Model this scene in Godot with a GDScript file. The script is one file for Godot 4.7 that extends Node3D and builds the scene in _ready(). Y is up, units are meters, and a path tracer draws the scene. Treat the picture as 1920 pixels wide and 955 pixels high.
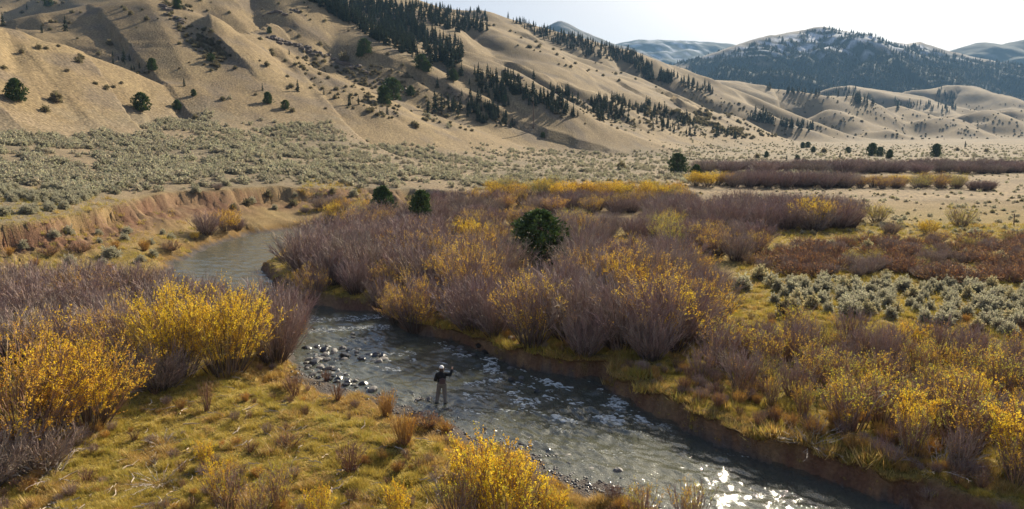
extends Node3D
# An autumn creek between willow thickets below bare foothills, seen from a low drone; one angler stands in the riffle.
# Units are metres; the camera hovers 12.2 m above the water (y = 0) and looks along -z.

const EYE := Vector3(0.0, 12.2, 0.0)
const PITCH := 0.1681          # radians downwards
const FOCAL := 1371.0          # in units of a 1920 x 955 frame

var rng := RandomNumberGenerator.new()
var names := {}
var n_a := FastNoiseLite.new()
var n_b := FastNoiseLite.new()
var n_c := FastNoiseLite.new()
var n_d := FastNoiseLite.new()

func _ready():
	rng.seed = 11
	# ---------------------------------------------------------------- camera, sky, sun, exposure
	var cam := Camera3D.new()
	cam.name = "camera"
	cam.position = EYE
	cam.rotation = Vector3(-PITCH, 0, 0)
	cam.fov = rad_to_deg(2.0 * atan(477.5 / FOCAL))
	cam.near = 0.5
	cam.far = 20000.0
	add_child(cam)
	cam.current = true
	var env := Environment.new()
	env.background_mode = Environment.BG_SKY
	var sky := Sky.new()
	var sm := ProceduralSkyMaterial.new()
	sm.sky_top_color = Color(0.31, 0.44, 0.67)
	sm.sky_horizon_color = Color(0.965, 0.97, 0.975)
	sm.sky_curve = 0.28
	sm.sky_energy_multiplier = 0.70
	sm.ground_bottom_color = Color(0.30, 0.26, 0.20)
	sm.ground_horizon_color = Color(0.55, 0.53, 0.50)
	sm.sun_angle_max = 62.0
	sm.sun_curve = 0.35
	sky.sky_material = sm
	env.sky = sky
	env.tonemap_mode = Environment.TONE_MAPPER_LINEAR
	env.tonemap_exposure = 2.3
	env.fog_enabled = true
	env.fog_density = 0.00008
	env.fog_light_color = Color(0.64, 0.83, 1.0)
	env.sdfgi_enabled = true
	env.ssao_enabled = true
	env.ssil_enabled = true
	var we := WorldEnvironment.new()
	we.name = "environment"
	we.environment = env
	add_child(we)
	var sun := DirectionalLight3D.new()
	sun.name = "sun"
	var az := deg_to_rad(31.0)
	var el := deg_to_rad(30.0)
	var to_sun := Vector3(sin(az) * cos(el), sin(el), -cos(az) * cos(el))
	sun.look_at_from_position(Vector3.ZERO, -to_sun, Vector3.UP)
	sun.light_energy = 1.6
	sun.light_color = Color(1.0, 0.95, 0.86)
	sun.light_angular_distance = 0.5
	sun.shadow_enabled = true
	add_child(sun)
	# ---------------------------------------------------------------- the place
	set_noises()
	plan_land()
	build_land()
	print("land ", Time.get_ticks_msec())
	build_mountains()
	build_river()
	build_sod()
	print("river ", Time.get_ticks_msec())
	make_materials()
	plant_all()
	print("plants ", Time.get_ticks_msec())
	build_rocks()
	build_angler()
	build_small_things()
	plant_grass()
	print("done ", Time.get_ticks_msec())

func set_noises():
	n_a.seed = 3; n_a.frequency = 1.0; n_a.fractal_octaves = 3
	n_b.seed = 8; n_b.frequency = 1.0; n_b.fractal_octaves = 1
	n_c.seed = 21; n_c.frequency = 1.0; n_c.fractal_octaves = 4
	n_d.seed = 40; n_d.frequency = 1.0; n_d.fractal_octaves = 2
	for n in [n_a, n_b, n_c, n_d]:
		n.noise_type = FastNoiseLite.TYPE_SIMPLEX_SMOOTH

# a place given by where a survey photograph shows it and its distance ahead
func at(px: float, py: float, depth: float) -> Vector3:
	var y := (477.5 - py) / FOCAL
	var t := depth / (cos(PITCH) + y * sin(PITCH))
	return EYE + t * Vector3((px - 960.0) / FOCAL, y * cos(PITCH) - sin(PITCH), -(cos(PITCH) + y * sin(PITCH)))

# the same, for a place on level ground of height h
func flat(px: float, py: float, h := 0.0) -> Vector3:
	var y := (477.5 - py) / FOCAL
	var dy := y * cos(PITCH) - sin(PITCH)
	var t := (h - EYE.y) / dy
	return EYE + t * Vector3((px - 960.0) / FOCAL, dy, -(cos(PITCH) + y * sin(PITCH)))

# the same, for a place on the built land
func on_land(px: float, py: float) -> Vector3:
	var y := (477.5 - py) / FOCAL
	var d := Vector3((px - 960.0) / FOCAL, y * cos(PITCH) - sin(PITCH), -(cos(PITCH) + y * sin(PITCH)))
	var t := 14.0 if py > 600.0 else (40.0 if py > 380.0 else 70.0)
	var prev := t
	while t < 1700.0:
		var p := EYE + d * t
		if p.y < land(p.x, p.z):
			var a := prev
			var b := t
			for k in 8:
				var m := (a + b) / 2.0
				p = EYE + d * m
				if p.y < land(p.x, p.z): b = m
				else: a = m
			return EYE + d * b
		prev = t
		t *= 1.006
	return Vector3.INF

func numbered(called: String) -> String:
	var k: int = names.get(called, 0)
	names[called] = k + 1
	return called if k == 0 else "%s_%03d" % [called, k]

func tag(o: Node, label: String, category: String, group := "", kind := ""):
	if label: o.set_meta("label", label)
	if category: o.set_meta("category", category)
	if group: o.set_meta("group", group)
	if kind: o.set_meta("kind", kind)

func mesh_of(v: PackedVector3Array, c: PackedColorArray, mat: Material) -> ArrayMesh:
	var a := []
	a.resize(Mesh.ARRAY_MAX)
	a[Mesh.ARRAY_VERTEX] = v
	if c.size(): a[Mesh.ARRAY_COLOR] = c
	var m := ArrayMesh.new()
	m.add_surface_from_arrays(Mesh.PRIMITIVE_TRIANGLES, a)
	m.surface_set_material(0, mat)
	return m

func put(called: String, mesh: Mesh, parent: Node) -> MeshInstance3D:
	var o := MeshInstance3D.new()
	o.name = called
	o.mesh = mesh
	parent.add_child(o, true)
	return o

func noise_tex(freq: float, lo: Color, hi: Color, seed_ := 1, oct := 4, size := 512) -> NoiseTexture2D:
	var t := NoiseTexture2D.new()
	var n := FastNoiseLite.new()
	n.seed = seed_; n.frequency = freq; n.fractal_octaves = oct
	n.noise_type = FastNoiseLite.TYPE_SIMPLEX_SMOOTH
	t.noise = n
	t.width = size; t.height = size
	t.seamless = true
	var g := Gradient.new()
	g.set_color(0, lo); g.set_color(1, hi)
	t.color_ramp = g
	return t

# ==================================================================== the land
var river_r := PackedVector2Array()
var river_l := PackedVector2Array()
var river_poly := PackedVector2Array()
var edge := PackedVector2Array()      # foot of the terrace and of the fan below the hills
var edge_h := PackedFloat32Array()    # terrace height there
var edge_s := PackedFloat32Array()    # how steeply the fan rises behind it
var edge_step := PackedFloat32Array() # height of the cut bank
var ridges := []
const ROW0 := 11.0
const ROW_K := 1.0078
const COL_U := 0.96
const COL_N := 385
const FAN_Z := 3.0
var rows := 0
var row_split := 0
var grid_h := []
var grid_c := []

func plan_land():
	for p in [[760, 408], [690, 416], [620, 440], [565, 452], [525, 478], [492, 508], [515, 540], [560, 566], [640, 582], [722, 590], [762, 622], [850, 640], [900, 660], [960, 684], [1065, 706], [1120, 712], [1160, 748], [1250, 792], [1400, 855], [1560, 905], [1720, 962], [2050, 1080]]:
		var w := flat(p[0], p[1]); river_r.append(Vector2(w.x, w.z))
	for p in [[800, 396], [700, 414], [620, 424], [560, 431], [470, 441], [400, 465], [338, 493], [320, 525], [370, 565], [470, 608], [545, 632], [566, 660], [585, 700], [640, 716], [700, 730], [790, 757], [850, 780], [940, 812], [1010, 845], [1060, 868], [1180, 908], [1300, 962], [1560, 1080]]:
		var w := flat(p[0], p[1]); river_l.append(Vector2(w.x, w.z))
	river_poly = river_r.duplicate()
	for i in range(river_l.size() - 1, -1, -1): river_poly.append(river_l[i])
	for e in [[-52, -10, 4.2, .12, 2.3], [-48, -36, 4.2, .13, 2.4], [-42.5, -60, 4.2, .135, 2.5], [-43, -78, 4.4, .135, 2.6], [-41, -92, 4.6, .13, 2.6], [-33, -104, 4.3, .11, 2.5], [-22, -110, 3.3, .088, 1.6], [2, -117, 2.4, .034, .3], [49, -155, 1.3, .0145, .0], [165, -240, 1.0, .006, .0], [420, -400, 1.0, .004, .0], [1500, -1000, 1.0, .003, .0]]:
		edge.append(Vector2(e[0], e[1])); edge_h.append(e[2]); edge_s.append(e[3]); edge_step.append(e[4])
	# crest lines: [points (seen at x, y, distance)], side slope, roundness
	ridge([[-600, -60, 140], [-250, -40, 165], [0, 52, 182], [150, 97, 195], [260, 140, 202], [340, 175, 206], [410, 203, 208]], .50, 7)
	ridge([[-700, -150, 620], [-200, -70, 560], [60, -12, 540], [130, -25, 540], [260, -70, 560], [420, -110, 600], [600, -70, 680]], .4, 14)
	ridge([[-300, 60, 250], [-100, 60, 262], [15, 42, 275], [80, 25, 280], [160, 10, 290], [260, -8, 300], [330, -25, 325], [420, -50, 360]], .42, 14)
	ridge([[330, -25, 325], [305, 60, 275], [330, 125, 245], [375, 172, 225], [395, 192, 215]], .56, 6)
	ridge([[215, 35, 275], [165, 70, 250], [230, 105, 235], [290, 135, 222]], .58, 5)
	ridge([[420, -60, 470], [480, -8, 430], [545, 8, 420], [575, 13, 415], [640, 46, 405], [700, 80, 395], [780, 117, 385], [850, 150, 375], [930, 200, 362], [1005, 248, 350]], .55, 6)
	ridge([[545, 8, 420], [487, 24, 400], [430, 45, 375], [398, 66, 350]], .65, 4)
	ridge([[381, 84, 330], [440, 73, 335], [513, 64, 340], [586, 95, 335], [640, 118, 330], [720, 152, 322], [800, 190, 315], [880, 226, 310]], .5, 5)
	ridge([[374, 162, 255], [410, 140, 262], [445, 130, 270], [500, 110, 300], [513, 64, 340]], .58, 5)
	ridge([[690, -15, 700], [770, 33, 640], [800, 42, 625], [850, 62, 600], [930, 72, 580], [990, 95, 560], [1050, 118, 545], [1100, 140, 535], [1160, 172, 525], [1230, 200, 515], [1310, 235, 500], [1375, 262, 490]], .5, 11)
	ridge([[977, 92, 562], [945, 118, 530], [922, 138, 505], [900, 160, 490]], .5, 8)
	ridge([[1040, 112, 548], [1080, 140, 515], [1120, 178, 485]], .5, 8)
	ridge([[1160, 172, 525], [1215, 205, 490], [1260, 235, 470]], .45, 8)
	ridge([[560, -60, 800], [690, 2, 760], [750, 17, 760], [830, 16, 770], [910, 24, 780], [1000, 48, 800], [1050, 62, 810], [1130, 83, 820], [1200, 100, 820], [1260, 124, 810], [1330, 150, 800], [1400, 175, 790], [1500, 218, 770], [1600, 255, 750], [1660, 270, 740]], .45, 14)
	ridge([[904, 20, 775], [930, 42, 740], [981, 70, 710], [1040, 96, 690], [1113, 115, 670], [1205, 148, 650], [1296, 190, 630], [1360, 225, 615], [1420, 255, 600]], .45, 10)
	ridge([[1260, 124, 810], [1340, 170, 740], [1420, 205, 700], [1500, 240, 670]], .42, 10)
	ridge([[1330, 150, 1000], [1380, 152, 1050], [1443, 166, 1080], [1500, 172, 1040], [1560, 182, 1000], [1600, 205, 950], [1640, 240, 900]], .36, 14)
	ridge([[1594, 160, 1550], [1660, 172, 1450], [1733, 188, 1350], [1790, 215, 1200]], .36, 18)
	ridge([[1777, 160, 1600], [1806, 160, 1600], [1861, 176, 1500], [1925, 192, 1400], [2050, 205, 1350], [2300, 215, 1350]], .36, 18)
	ridge([[1665, 203, 1080], [1685, 198, 1060], [1730, 216, 1000], [1770, 240, 950]], .4, 12)
	ridge([[1740, 226, 980], [1765, 219, 960], [1810, 240, 900]], .4, 12)
	ridge([[1825, 212, 1080], [1850, 205, 1060], [1890, 222, 1000], [1930, 245, 950]], .4, 12)
	ridge([[1895, 208, 1120], [1920, 206, 1100], [1990, 228, 1000], [2100, 240, 980]], .4, 12)
	ridge([[1640, 247, 800], [1665, 244, 790], [1710, 258, 770]], .42, 8)
	ridge([[1560, 205, 930], [1585, 216, 900], [1620, 245, 850]], .4, 10)

func ridge(pts: Array, slope: float, roundness: float):
	var p := PackedVector2Array()
	var h := PackedFloat32Array()
	var box := Rect2()
	var top := 0.0
	for q in pts:
		var w := at(q[0], q[1], q[2])
		p.append(Vector2(w.x, w.z)); h.append(w.y)
		top = maxf(top, w.y)
		box = Rect2(p[0], Vector2.ZERO) if p.size() == 1 else box.expand(p[p.size() - 1])
	ridges.append({"p": p, "h": h, "s": slope, "r": roundness, "box": box.grow(top / slope + roundness * 2.0)})

func to_line(line: PackedVector2Array, p: Vector2) -> Vector3:   # distance, segment + share, side (+1 left of its direction)
	var best := 1e18
	var bi := 0
	var bt := 0.0
	for i in line.size() - 1:
		var a := line[i]
		var ab := line[i + 1] - a
		var ap := p - a
		var t := clampf(ap.dot(ab) / ab.length_squared(), 0.0, 1.0)
		var d := (ap - ab * t).length_squared()
		if d < best: best = d; bi = i; bt = t
	var ab2 := line[bi + 1] - line[bi]
	return Vector3(sqrt(best), bi + bt, 1.0 if ab2.cross(p - line[bi]) > 0.0 else -1.0)

func pick(v: PackedFloat32Array, t: float) -> float:
	var i := mini(int(t), v.size() - 2)
	return lerpf(v[i], v[i + 1], t - i)

func smax(a: float, b: float, k: float) -> float:
	var d := maxf(k - absf(a - b), 0.0) / k
	return maxf(a, b) + d * d * k * 0.25

# height and colour of the land: Vector4(red, green, blue, height), worked out once for every corner of the sheet
func survey(x: float, z: float) -> Vector4:
	var p := Vector2(x, z)
	var far := -z
	var h := 0.75
	var col := Color(0.21, 0.165, 0.055)
	var big := n_a.get_noise_2d(x * 0.03, z * 0.03)
	var mid := n_a.get_noise_2d(x * 0.16 + 40.0, z * 0.16)
	var fine := n_c.get_noise_2d(x * 0.9, z * 0.9)
	# --- terrace and fan
	var e := to_line(edge, p)
	var wob := n_d.get_noise_2d(x * 0.05, z * 0.05) * 3.6 + n_b.get_noise_2d(x * 0.27, z * 0.27) * 0.45 + n_c.get_noise_2d(x * 0.9, z * 0.9) * 0.25
	var away := -e.x * e.z
	var behind := away + wob * clampf(pick(edge_step, e.y) / 3.0, 0.0, 1.0)
	var step := pick(edge_step, e.y)
	var top := pick(edge_h, e.y)
	var steep := clampf(0.62 + 0.4 * n_d.get_noise_2d(x * 0.06 + 3.0, z * 0.06), 0.3, 0.85)
	var rise := smoothstep(-9.0, -0.6, behind) * (1.0 - steep) + smoothstep(-1.0, 0.25, behind) * steep
	var low := 0.75 + (top - step - 0.75) * smoothstep(-15.0, 1.0, behind)
	h = low + step * rise + maxf(away, 0.0) * pick(edge_s, e.y)
	h += n_d.get_noise_2d(x * 1.1, z * 1.1) * 0.07 * smoothstep(120.0, 60.0, far) + mid * 0.16 + big * 0.35 * smoothstep(-10.0, 30.0, away) + fine * 0.05
	# meadow: short green-gold grass; out on the plain and the fan: bleached straw over dust
	var green := clampf(0.5 + mid * 1.1 + big * 0.6, 0.0, 1.0)
	col = Color(0.38, 0.27, 0.075).lerp(Color(0.28, 0.225, 0.055), green)
	col = col.lerp(Color(0.33, 0.21, 0.075), clampf(fine * 1.3, 0.0, 0.6))
	var dry := smoothstep(38.0, 75.0, far + x * 0.25)
	col = col.lerp(Color(0.38, 0.275, 0.13).lerp(Color(0.30, 0.20, 0.09), clampf(0.5 + mid, 0.0, 1.0)), dry * smoothstep(-24.0, 0.0, away + 12.0) * 0.7 + dry * 0.25)
	if x > -30.0: col = col.lerp(Color(0.38, 0.275, 0.15).lerp(Color(0.26, 0.19, 0.105), clampf(0.35 + n_c.get_noise_2d(x * 0.05, z * 0.09) * 1.8 + fine * 0.8, 0.0, 1.0)), smoothstep(80.0, 130.0, far))
	var fan := smoothstep(-0.5, 2.5, behind) * smoothstep(0.0, 1.0, step + away * 0.05)
	var straw := Color(0.39, 0.295, 0.18).lerp(Color(0.29, 0.235, 0.15), clampf(0.5 + big * 1.4 + mid * 0.7, 0.0, 1.0))
	col = col.lerp(straw, clampf(fan, 0.0, 1.0))
	var face := smoothstep(-8.0, -2.0, behind) * (1.0 - smoothstep(-0.2, 0.9, behind)) * smoothstep(0.6, 1.8, step)
	var soil := Color(0.23, 0.125, 0.075).lerp(Color(0.30, 0.195, 0.11), clampf(0.45 + mid * 1.5 + fine * 0.9, 0.0, 1.0))
	col = col.lerp(soil, clampf(face * 1.2 - smoothstep(-0.1, 0.5, n_d.get_noise_2d(x * 0.09, z * 0.09)) * 0.75, 0.0, 1.0))
	if face > 0.01: h += face * (n_c.get_noise_2d(x * 0.5, z * 0.5) * 0.4 + n_d.get_noise_2d(x * 1.6, z * 1.6) * 0.34)
	# --- river, banks and bed
	if far < 135.0 and x > -60.0 and x < 60.0:
		var r := to_line(river_r, p)
		var l := to_line(river_l, p)
		var inside := Geometry2D.is_point_in_polygon(p, river_poly)
		var bed := Color(0.085, 0.080, 0.035).lerp(Color(0.20, 0.175, 0.12), clampf(0.4 + n_c.get_noise_2d(x * 1.6, z * 1.6) * 1.6, 0.0, 1.0))
		var gravel := Color(0.17, 0.145, 0.125).lerp(Color(0.10, 0.085, 0.075), clampf(0.5 + fine * 1.8, 0.0, 1.0))
		if inside:
			var deep := minf(r.x * 1.4, l.x * 0.55)
			h = -0.06 - 0.34 * smoothstep(0.0, 1.6, deep) + n_c.get_noise_2d(x * 1.3, z * 1.3) * 0.10
			col = gravel.lerp(bed, smoothstep(0.0, 1.0, deep))
		elif r.x < l.x:
			r.x = maxf(0.0, r.x + n_d.get_noise_2d(x * 0.3, z * 0.3) * 0.55 + n_d.get_noise_2d(x * 1.2, z * 1.2) * 0.22)
			var w := 0.35 + 0.3 * clampf(0.5 + n_d.get_noise_2d(x * 0.4, z * 0.4), 0.0, 1.0)
			var up := smoothstep(0.0, w, r.x)
			h = lerpf(-0.08, h + 0.1 * n_d.get_noise_2d(x * 0.5, z * 0.5), up)
			if r.y > 12.5: h += 0.35 * smoothstep(0.0, 0.9, r.x) * (1.0 - smoothstep(3.0, 9.0, r.x))
			col = soil.lerp(col, smoothstep(w * 0.7, w * 1.6, r.x))
		else:
			var bar := 1.7 if l.y > 12.0 else 1.1
			bar *= 0.8 + 0.9 * clampf(0.5 + n_d.get_noise_2d(x * 0.3 + 9.0, z * 0.3), 0.0, 1.0)
			h = lerpf(-0.07, h, 0.3 * smoothstep(0.0, bar, l.x) + 0.7 * smoothstep(bar * 0.6, bar * 2.6, l.x))
			col = gravel.lerp(Color(0.25, 0.15, 0.05).lerp(col, smoothstep(bar, bar * 2.2, l.x)), smoothstep(bar * 0.55 + fine * 0.5, bar * 0.95 + fine * 0.5, l.x))
	# --- the hills
	if far > 90.0:
		var up := h
		var found := false
		var crest := 999.0
		for q in ridges:
			if not q.box.has_point(p): continue
			var line: PackedVector2Array = q.p
			var c := to_line(line, p)
			var rr: float = q.r
			var t: float = q.s
			var v := pick(q.h, c.y) - t * (sqrt(c.x * c.x + rr * rr) - rr)
			if v > up - 12.0:
				up = smax(up, v, clampf(rr * 0.5, 3.0, 8.0))
				found = true
				crest = minf(crest, c.x)
		if found and up > h:
			var lift := up - h
			var k := smoothstep(0.5, 18.0, lift)
			# spurs and gullies run down from the crests towards the near right
			var wp := n_b.get_noise_2d(x * 0.007, z * 0.007) * 16.0
			var across := x * 0.83 - z * 0.55 + wp
			var along := x * 0.55 + z * 0.83
			var s := 1.0 if far < 420.0 else 0.62
			var gul := absf(n_b.get_noise_2d(across * 0.013 * s, along * 0.005 * s))
			var gul2 := absf(n_b.get_noise_2d(across * 0.055 * s + 77.0, along * 0.02 * s))
			var free := smoothstep(2.0, 26.0 / s, crest)
			up += k * free * ((gul - 0.33) * 12.5 / s * clampf(lift / 30.0, 0.12, 1.0) + (gul2 - 0.35) * 1.3 / s) + k * n_c.get_noise_2d(x * 0.05, z * 0.05) * 0.5
			if far < 240.0 and x < -60.0: up += k * 0.32 * sin(up * 2.4 + n_b.get_noise_2d(x * 0.05, z * 0.05) * 3.0) * smoothstep(0.0, 0.3, n_b.get_noise_2d(x * 0.02 + 5.0, z * 0.02) + 0.15)
			var grass := Color(0.40, 0.295, 0.155).lerp(Color(0.33, 0.24, 0.13), clampf(0.5 + big * 0.8 + mid * 0.8, 0.0, 1.0))
			grass = grass.lerp(Color(0.25, 0.195, 0.135), clampf((n_c.get_noise_2d(x * 0.045 + 11.0, z * 0.045) - 0.08) * 2.4, 0.0, 0.75))
			col = col.lerp(grass, smoothstep(0.0, 6.0, lift + mid * 4.0))
			h = up
	col = Color(col.r * (1.0 + fine * 0.28), col.g * (1.0 + fine * 0.28), col.b * (1.0 + fine * 0.24))
	return Vector4(clampf(col.r, 0.01, 0.8), clampf(col.g, 0.01, 0.8), clampf(col.b, 0.005, 0.8), h)

func survey_row(i: int):
	var d := ROW0 * pow(ROW_K, i)
	var hs := PackedFloat32Array()
	var cs := PackedColorArray()
	hs.resize(COL_N); cs.resize(COL_N)
	for j in COL_N:
		var u := -COL_U + 2.0 * COL_U * j / (COL_N - 1.0)
		var v := survey(d * u, FAN_Z - d)
		hs[j] = v.w
		cs[j] = Color(v.x, v.y, v.z)
	grid_h[i] = hs
	grid_c[i] = cs

func land(x: float, z: float) -> float:
	var d := maxf(FAN_Z - z, ROW0)
	var fi := clampf(log(d / ROW0) / log(ROW_K), 0.0, rows - 1.001)
	var fj := clampf((x / d + COL_U) / (2.0 * COL_U) * (COL_N - 1.0), 0.0, COL_N - 1.001)
	var i := int(fi)
	var j := int(fj)
	var a: PackedFloat32Array = grid_h[i]
	var b: PackedFloat32Array = grid_h[i + 1]
	return lerpf(lerpf(a[j], a[j + 1], fj - j), lerpf(b[j], b[j + 1], fj - j), fi - i)

func slope_at(x: float, z: float) -> float:
	var s := 0.01 * -z + 0.3
	return Vector2(land(x + s, z) - land(x - s, z), land(x, z + s) - land(x, z - s)).length() / (2.0 * s)

func build_land():
	rows = int(log(1720.0 / ROW0) / log(ROW_K)) + 1
	row_split = int(log(125.0 / ROW0) / log(ROW_K))
	grid_h.resize(rows); grid_c.resize(rows)
	var job := WorkerThreadPool.add_group_task(survey_row, rows, -1, true)
	WorkerThreadPool.wait_for_group_task_completion(job)
	var gm := StandardMaterial3D.new()
	gm.vertex_color_use_as_albedo = true
	gm.roughness = 0.95
	gm.metallic_specular = 0.2
	gm.albedo_texture = noise_tex(0.03, Color(0.62, 0.62, 0.62), Color(1, 1, 1), 5, 5)
	gm.uv1_triplanar = true; gm.uv1_world_triplanar = true
	gm.uv1_scale = Vector3.ONE * 0.31
	gm.heightmap_enabled = true
	gm.heightmap_texture = noise_tex(0.06, Color.BLACK, Color.WHITE, 6, 5)
	gm.heightmap_scale = 9.0
	sheet("ground", 0, row_split, gm)
	var hm := gm.duplicate()
	hm.albedo_texture = noise_tex(0.05, Color(0.50, 0.50, 0.50), Color(1, 1, 1), 15, 6)
	hm.uv1_scale = Vector3.ONE * 0.045
	hm.heightmap_scale = 14.0
	sheet("hills", row_split, rows - 1, hm)

func sheet(called: String, i0: int, i1: int, mat: Material):
	var v := PackedVector3Array()
	var c := PackedColorArray()
	var idx := PackedInt32Array()
	for i in range(i0, i1 + 1):
		var d := ROW0 * pow(ROW_K, i)
		var hs: PackedFloat32Array = grid_h[i]
		for j in COL_N:
			v.append(Vector3(d * (-COL_U + 2.0 * COL_U * j / (COL_N - 1.0)), hs[j], FAN_Z - d))
		c.append_array(grid_c[i])
	for i in i1 - i0:
		for j in COL_N - 1:
			var a := i * COL_N + j
			idx.append_array([a, a + COL_N, a + 1, a + 1, a + COL_N, a + COL_N + 1])
	surface(called, v, c, idx, mat)

func surface(called: String, v: PackedVector3Array, c: PackedColorArray, idx: PackedInt32Array, mat: Material, parent: Node = self) -> MeshInstance3D:
	var a := []
	a.resize(Mesh.ARRAY_MAX)
	a[Mesh.ARRAY_VERTEX] = v
	a[Mesh.ARRAY_INDEX] = idx
	if c.size(): a[Mesh.ARRAY_COLOR] = c
	var st := SurfaceTool.new()
	st.create_from_arrays(a)
	st.generate_normals()
	st.set_material(mat)
	var o := put(called, st.commit(), parent)
	if parent == self: o.set_meta("kind", "structure")
	return o

func build_mountains():
	var mat := StandardMaterial3D.new()
	mat.vertex_color_use_as_albedo = true
	mat.roughness = 0.95
	mat.metallic_specular = 0.2
	mat.albedo_texture = noise_tex(0.03, Color(0.55, 0.55, 0.55), Color(1, 1, 1), 5, 5)
	mat.uv1_triplanar = true; mat.uv1_world_triplanar = true
	mat.uv1_scale = Vector3.ONE * 0.008
	# [name, label, crests, near, far, left, right, cell, slope, forest, snow line height]
	mountain("mountain", "broad forested mountain with a snow-dusted summit at the head of the valley", [[[1150, 150, 2250], [1300, 113, 2350], [1370, 87, 2400], [1440, 67, 2450], [1500, 57, 2500], [1540, 50, 2500], [1600, 62, 2500], [1660, 78, 2500], [1700, 82, 2520], [1725, 78, 2530], [1790, 99, 2450], [1860, 114, 2400], [1920, 124, 2350], [2100, 150, 2300], [2500, 170, 2250]], [[1340, 150, 2050], [1380, 133, 1980], [1410, 130, 1950], [1476, 144, 1900], [1540, 162, 1850]], [[1640, 80, 2480], [1690, 120, 2200], [1740, 160, 2000]]], 1700, 3000, 250, 2600, 13.0, .36, 1)
	mountain("mountain", "blue mountain shoulder far off at the right edge of the skyline", [[[1650, 140, 3500], [1760, 102, 3500], [1800, 90, 3500], [1838, 79, 3500], [1875, 85, 3530], [1905, 77, 3560], [1990, 60, 3560], [2200, 90, 3560]]], 3050, 4000, 1500, 3600, 25.0, .4, 2)
	mountain("mountain", "flat blue mesa on the horizon between the two ridges", [[[1120, 90, 4600], [1190, 75, 4600], [1230, 75, 4600], [1300, 77, 4600], [1370, 82, 4600], [1480, 120, 4600]]], 4000, 5100, 350, 2100, 28.0, .4, 2)
	mountain("mountain", "small grey rocky peak showing behind the forested ridge", [[[980, 70, 3000], [1020, 52, 3000], [1048, 38, 3000], [1062, 42, 3000], [1095, 60, 3000], [1160, 85, 3000]]], 2600, 3400, -100, 700, 14.0, .5, 3)

func mountain(called: String, label: String, crests: Array, near: float, far: float, left: float, right: float, cell: float, slope: float, kind: int):
	var keep := ridges
	ridges = []
	for c in crests: ridge(c, slope, cell * 1.6)
	var mine := ridges
	ridges = keep
	var nx := int((right - left) / cell)
	var nz := int((far - near) / cell)
	var v := PackedVector3Array()
	var cs := PackedColorArray()
	var idx := PackedInt32Array()
	for i in nz + 1:
		for j in nx + 1:
			var x := left + j * cell
			var z := -near - i * cell
			var p := Vector2(x, z)
			var h := -20.0
			var w := Vector2(x + n_b.get_noise_2d(x * 0.002, z * 0.002) * 90.0, z)
			var first := true
			for q in mine:
				var c := to_line(q.p, p)
				var rr: float = q.r
				var t: float = q.s
				var k := pick(q.h, c.y) - t * (sqrt(c.x * c.x + rr * rr) - rr)
				h = smax(h, k, 14.0)
			var lift := maxf(h + 20.0, 0.0)
			var gul := absf(n_b.get_noise_2d(w.x * 0.0042, w.y * 0.003))
			var gul2 := absf(n_b.get_noise_2d(w.x * 0.011 + 3.0, w.y * 0.009))
			var cr := to_line(mine[0].p, p).x
			h += smoothstep(20.0, 260.0, cr) * (gul - 0.3) * 48.0 * clampf(lift / 200.0, 0.0, 1.0) + smoothstep(5.0, 100.0, cr) * (gul2 - 0.4) * 12.0 * clampf(lift / 120.0, 0.0, 1.0) + n_c.get_noise_2d(x * 0.012, z * 0.012) * 4.0
			v.append(Vector3(x, h, z))
			var rough := n_c.get_noise_2d(x * 0.02, z * 0.02)
			var c2 := Color(0.035, 0.045, 0.035)
			if kind == 1:
				c2 = Color(0.03, 0.04, 0.03).lerp(Color(0.30, 0.23, 0.15), clampf((n_c.get_noise_2d(x * 0.006 + 9.0, z * 0.006) - 0.5 + smoothstep(110.0, 0.0, cr) * 0.45) * 4.0, 0.0, 1.0))
				c2 = c2.lerp(Color(0.30, 0.235, 0.16), smoothstep(70.0, 40.0, h + rough * 40.0))
				var snow := smoothstep(225.0, 290.0, h + rough * 60.0) * smoothstep(0.0, 0.22, rough + 0.08)
				c2 = c2.lerp(Color(0.75, 0.77, 0.80), snow * 0.85)
				if h > 240.0 and cr < 60.0: c2 = c2.lerp(Color(0.34, 0.27, 0.19), 0.8 * smoothstep(60.0, 20.0, cr))
			elif kind == 3:
				c2 = Color(0.24, 0.23, 0.22).lerp(Color(0.06, 0.07, 0.05), clampf(0.4 + rough * 2.0, 0.0, 1.0))
			else:
				c2 = c2.lerp(Color(0.6, 0.62, 0.65), smoothstep(0.25, 0.4, rough + (0.12 if kind == 2 and x < 1150.0 else -0.2)))
			cs.append(c2)
	for i in nz:
		for j in nx:
			var a := i * (nx + 1) + j
			idx.append_array([a, a + nx + 1, a + 1, a + 1, a + nx + 1, a + nx + 2])
	var mat: Material = mountain_mat()
	var o := surface(numbered(called), v, cs, idx, mat)
	o.set_meta("label", label)

var mountain_m: StandardMaterial3D
func mountain_mat() -> StandardMaterial3D:
	if mountain_m == null:
		mountain_m = StandardMaterial3D.new()
		mountain_m.vertex_color_use_as_albedo = true
		mountain_m.roughness = 0.95
		mountain_m.metallic_specular = 0.2
		mountain_m.albedo_texture = noise_tex(0.03, Color(0.55, 0.55, 0.55), Color(1, 1, 1), 5, 5)
		mountain_m.uv1_triplanar = true; mountain_m.uv1_world_triplanar = true
		mountain_m.uv1_scale = Vector3.ONE * 0.008
	return mountain_m

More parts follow.
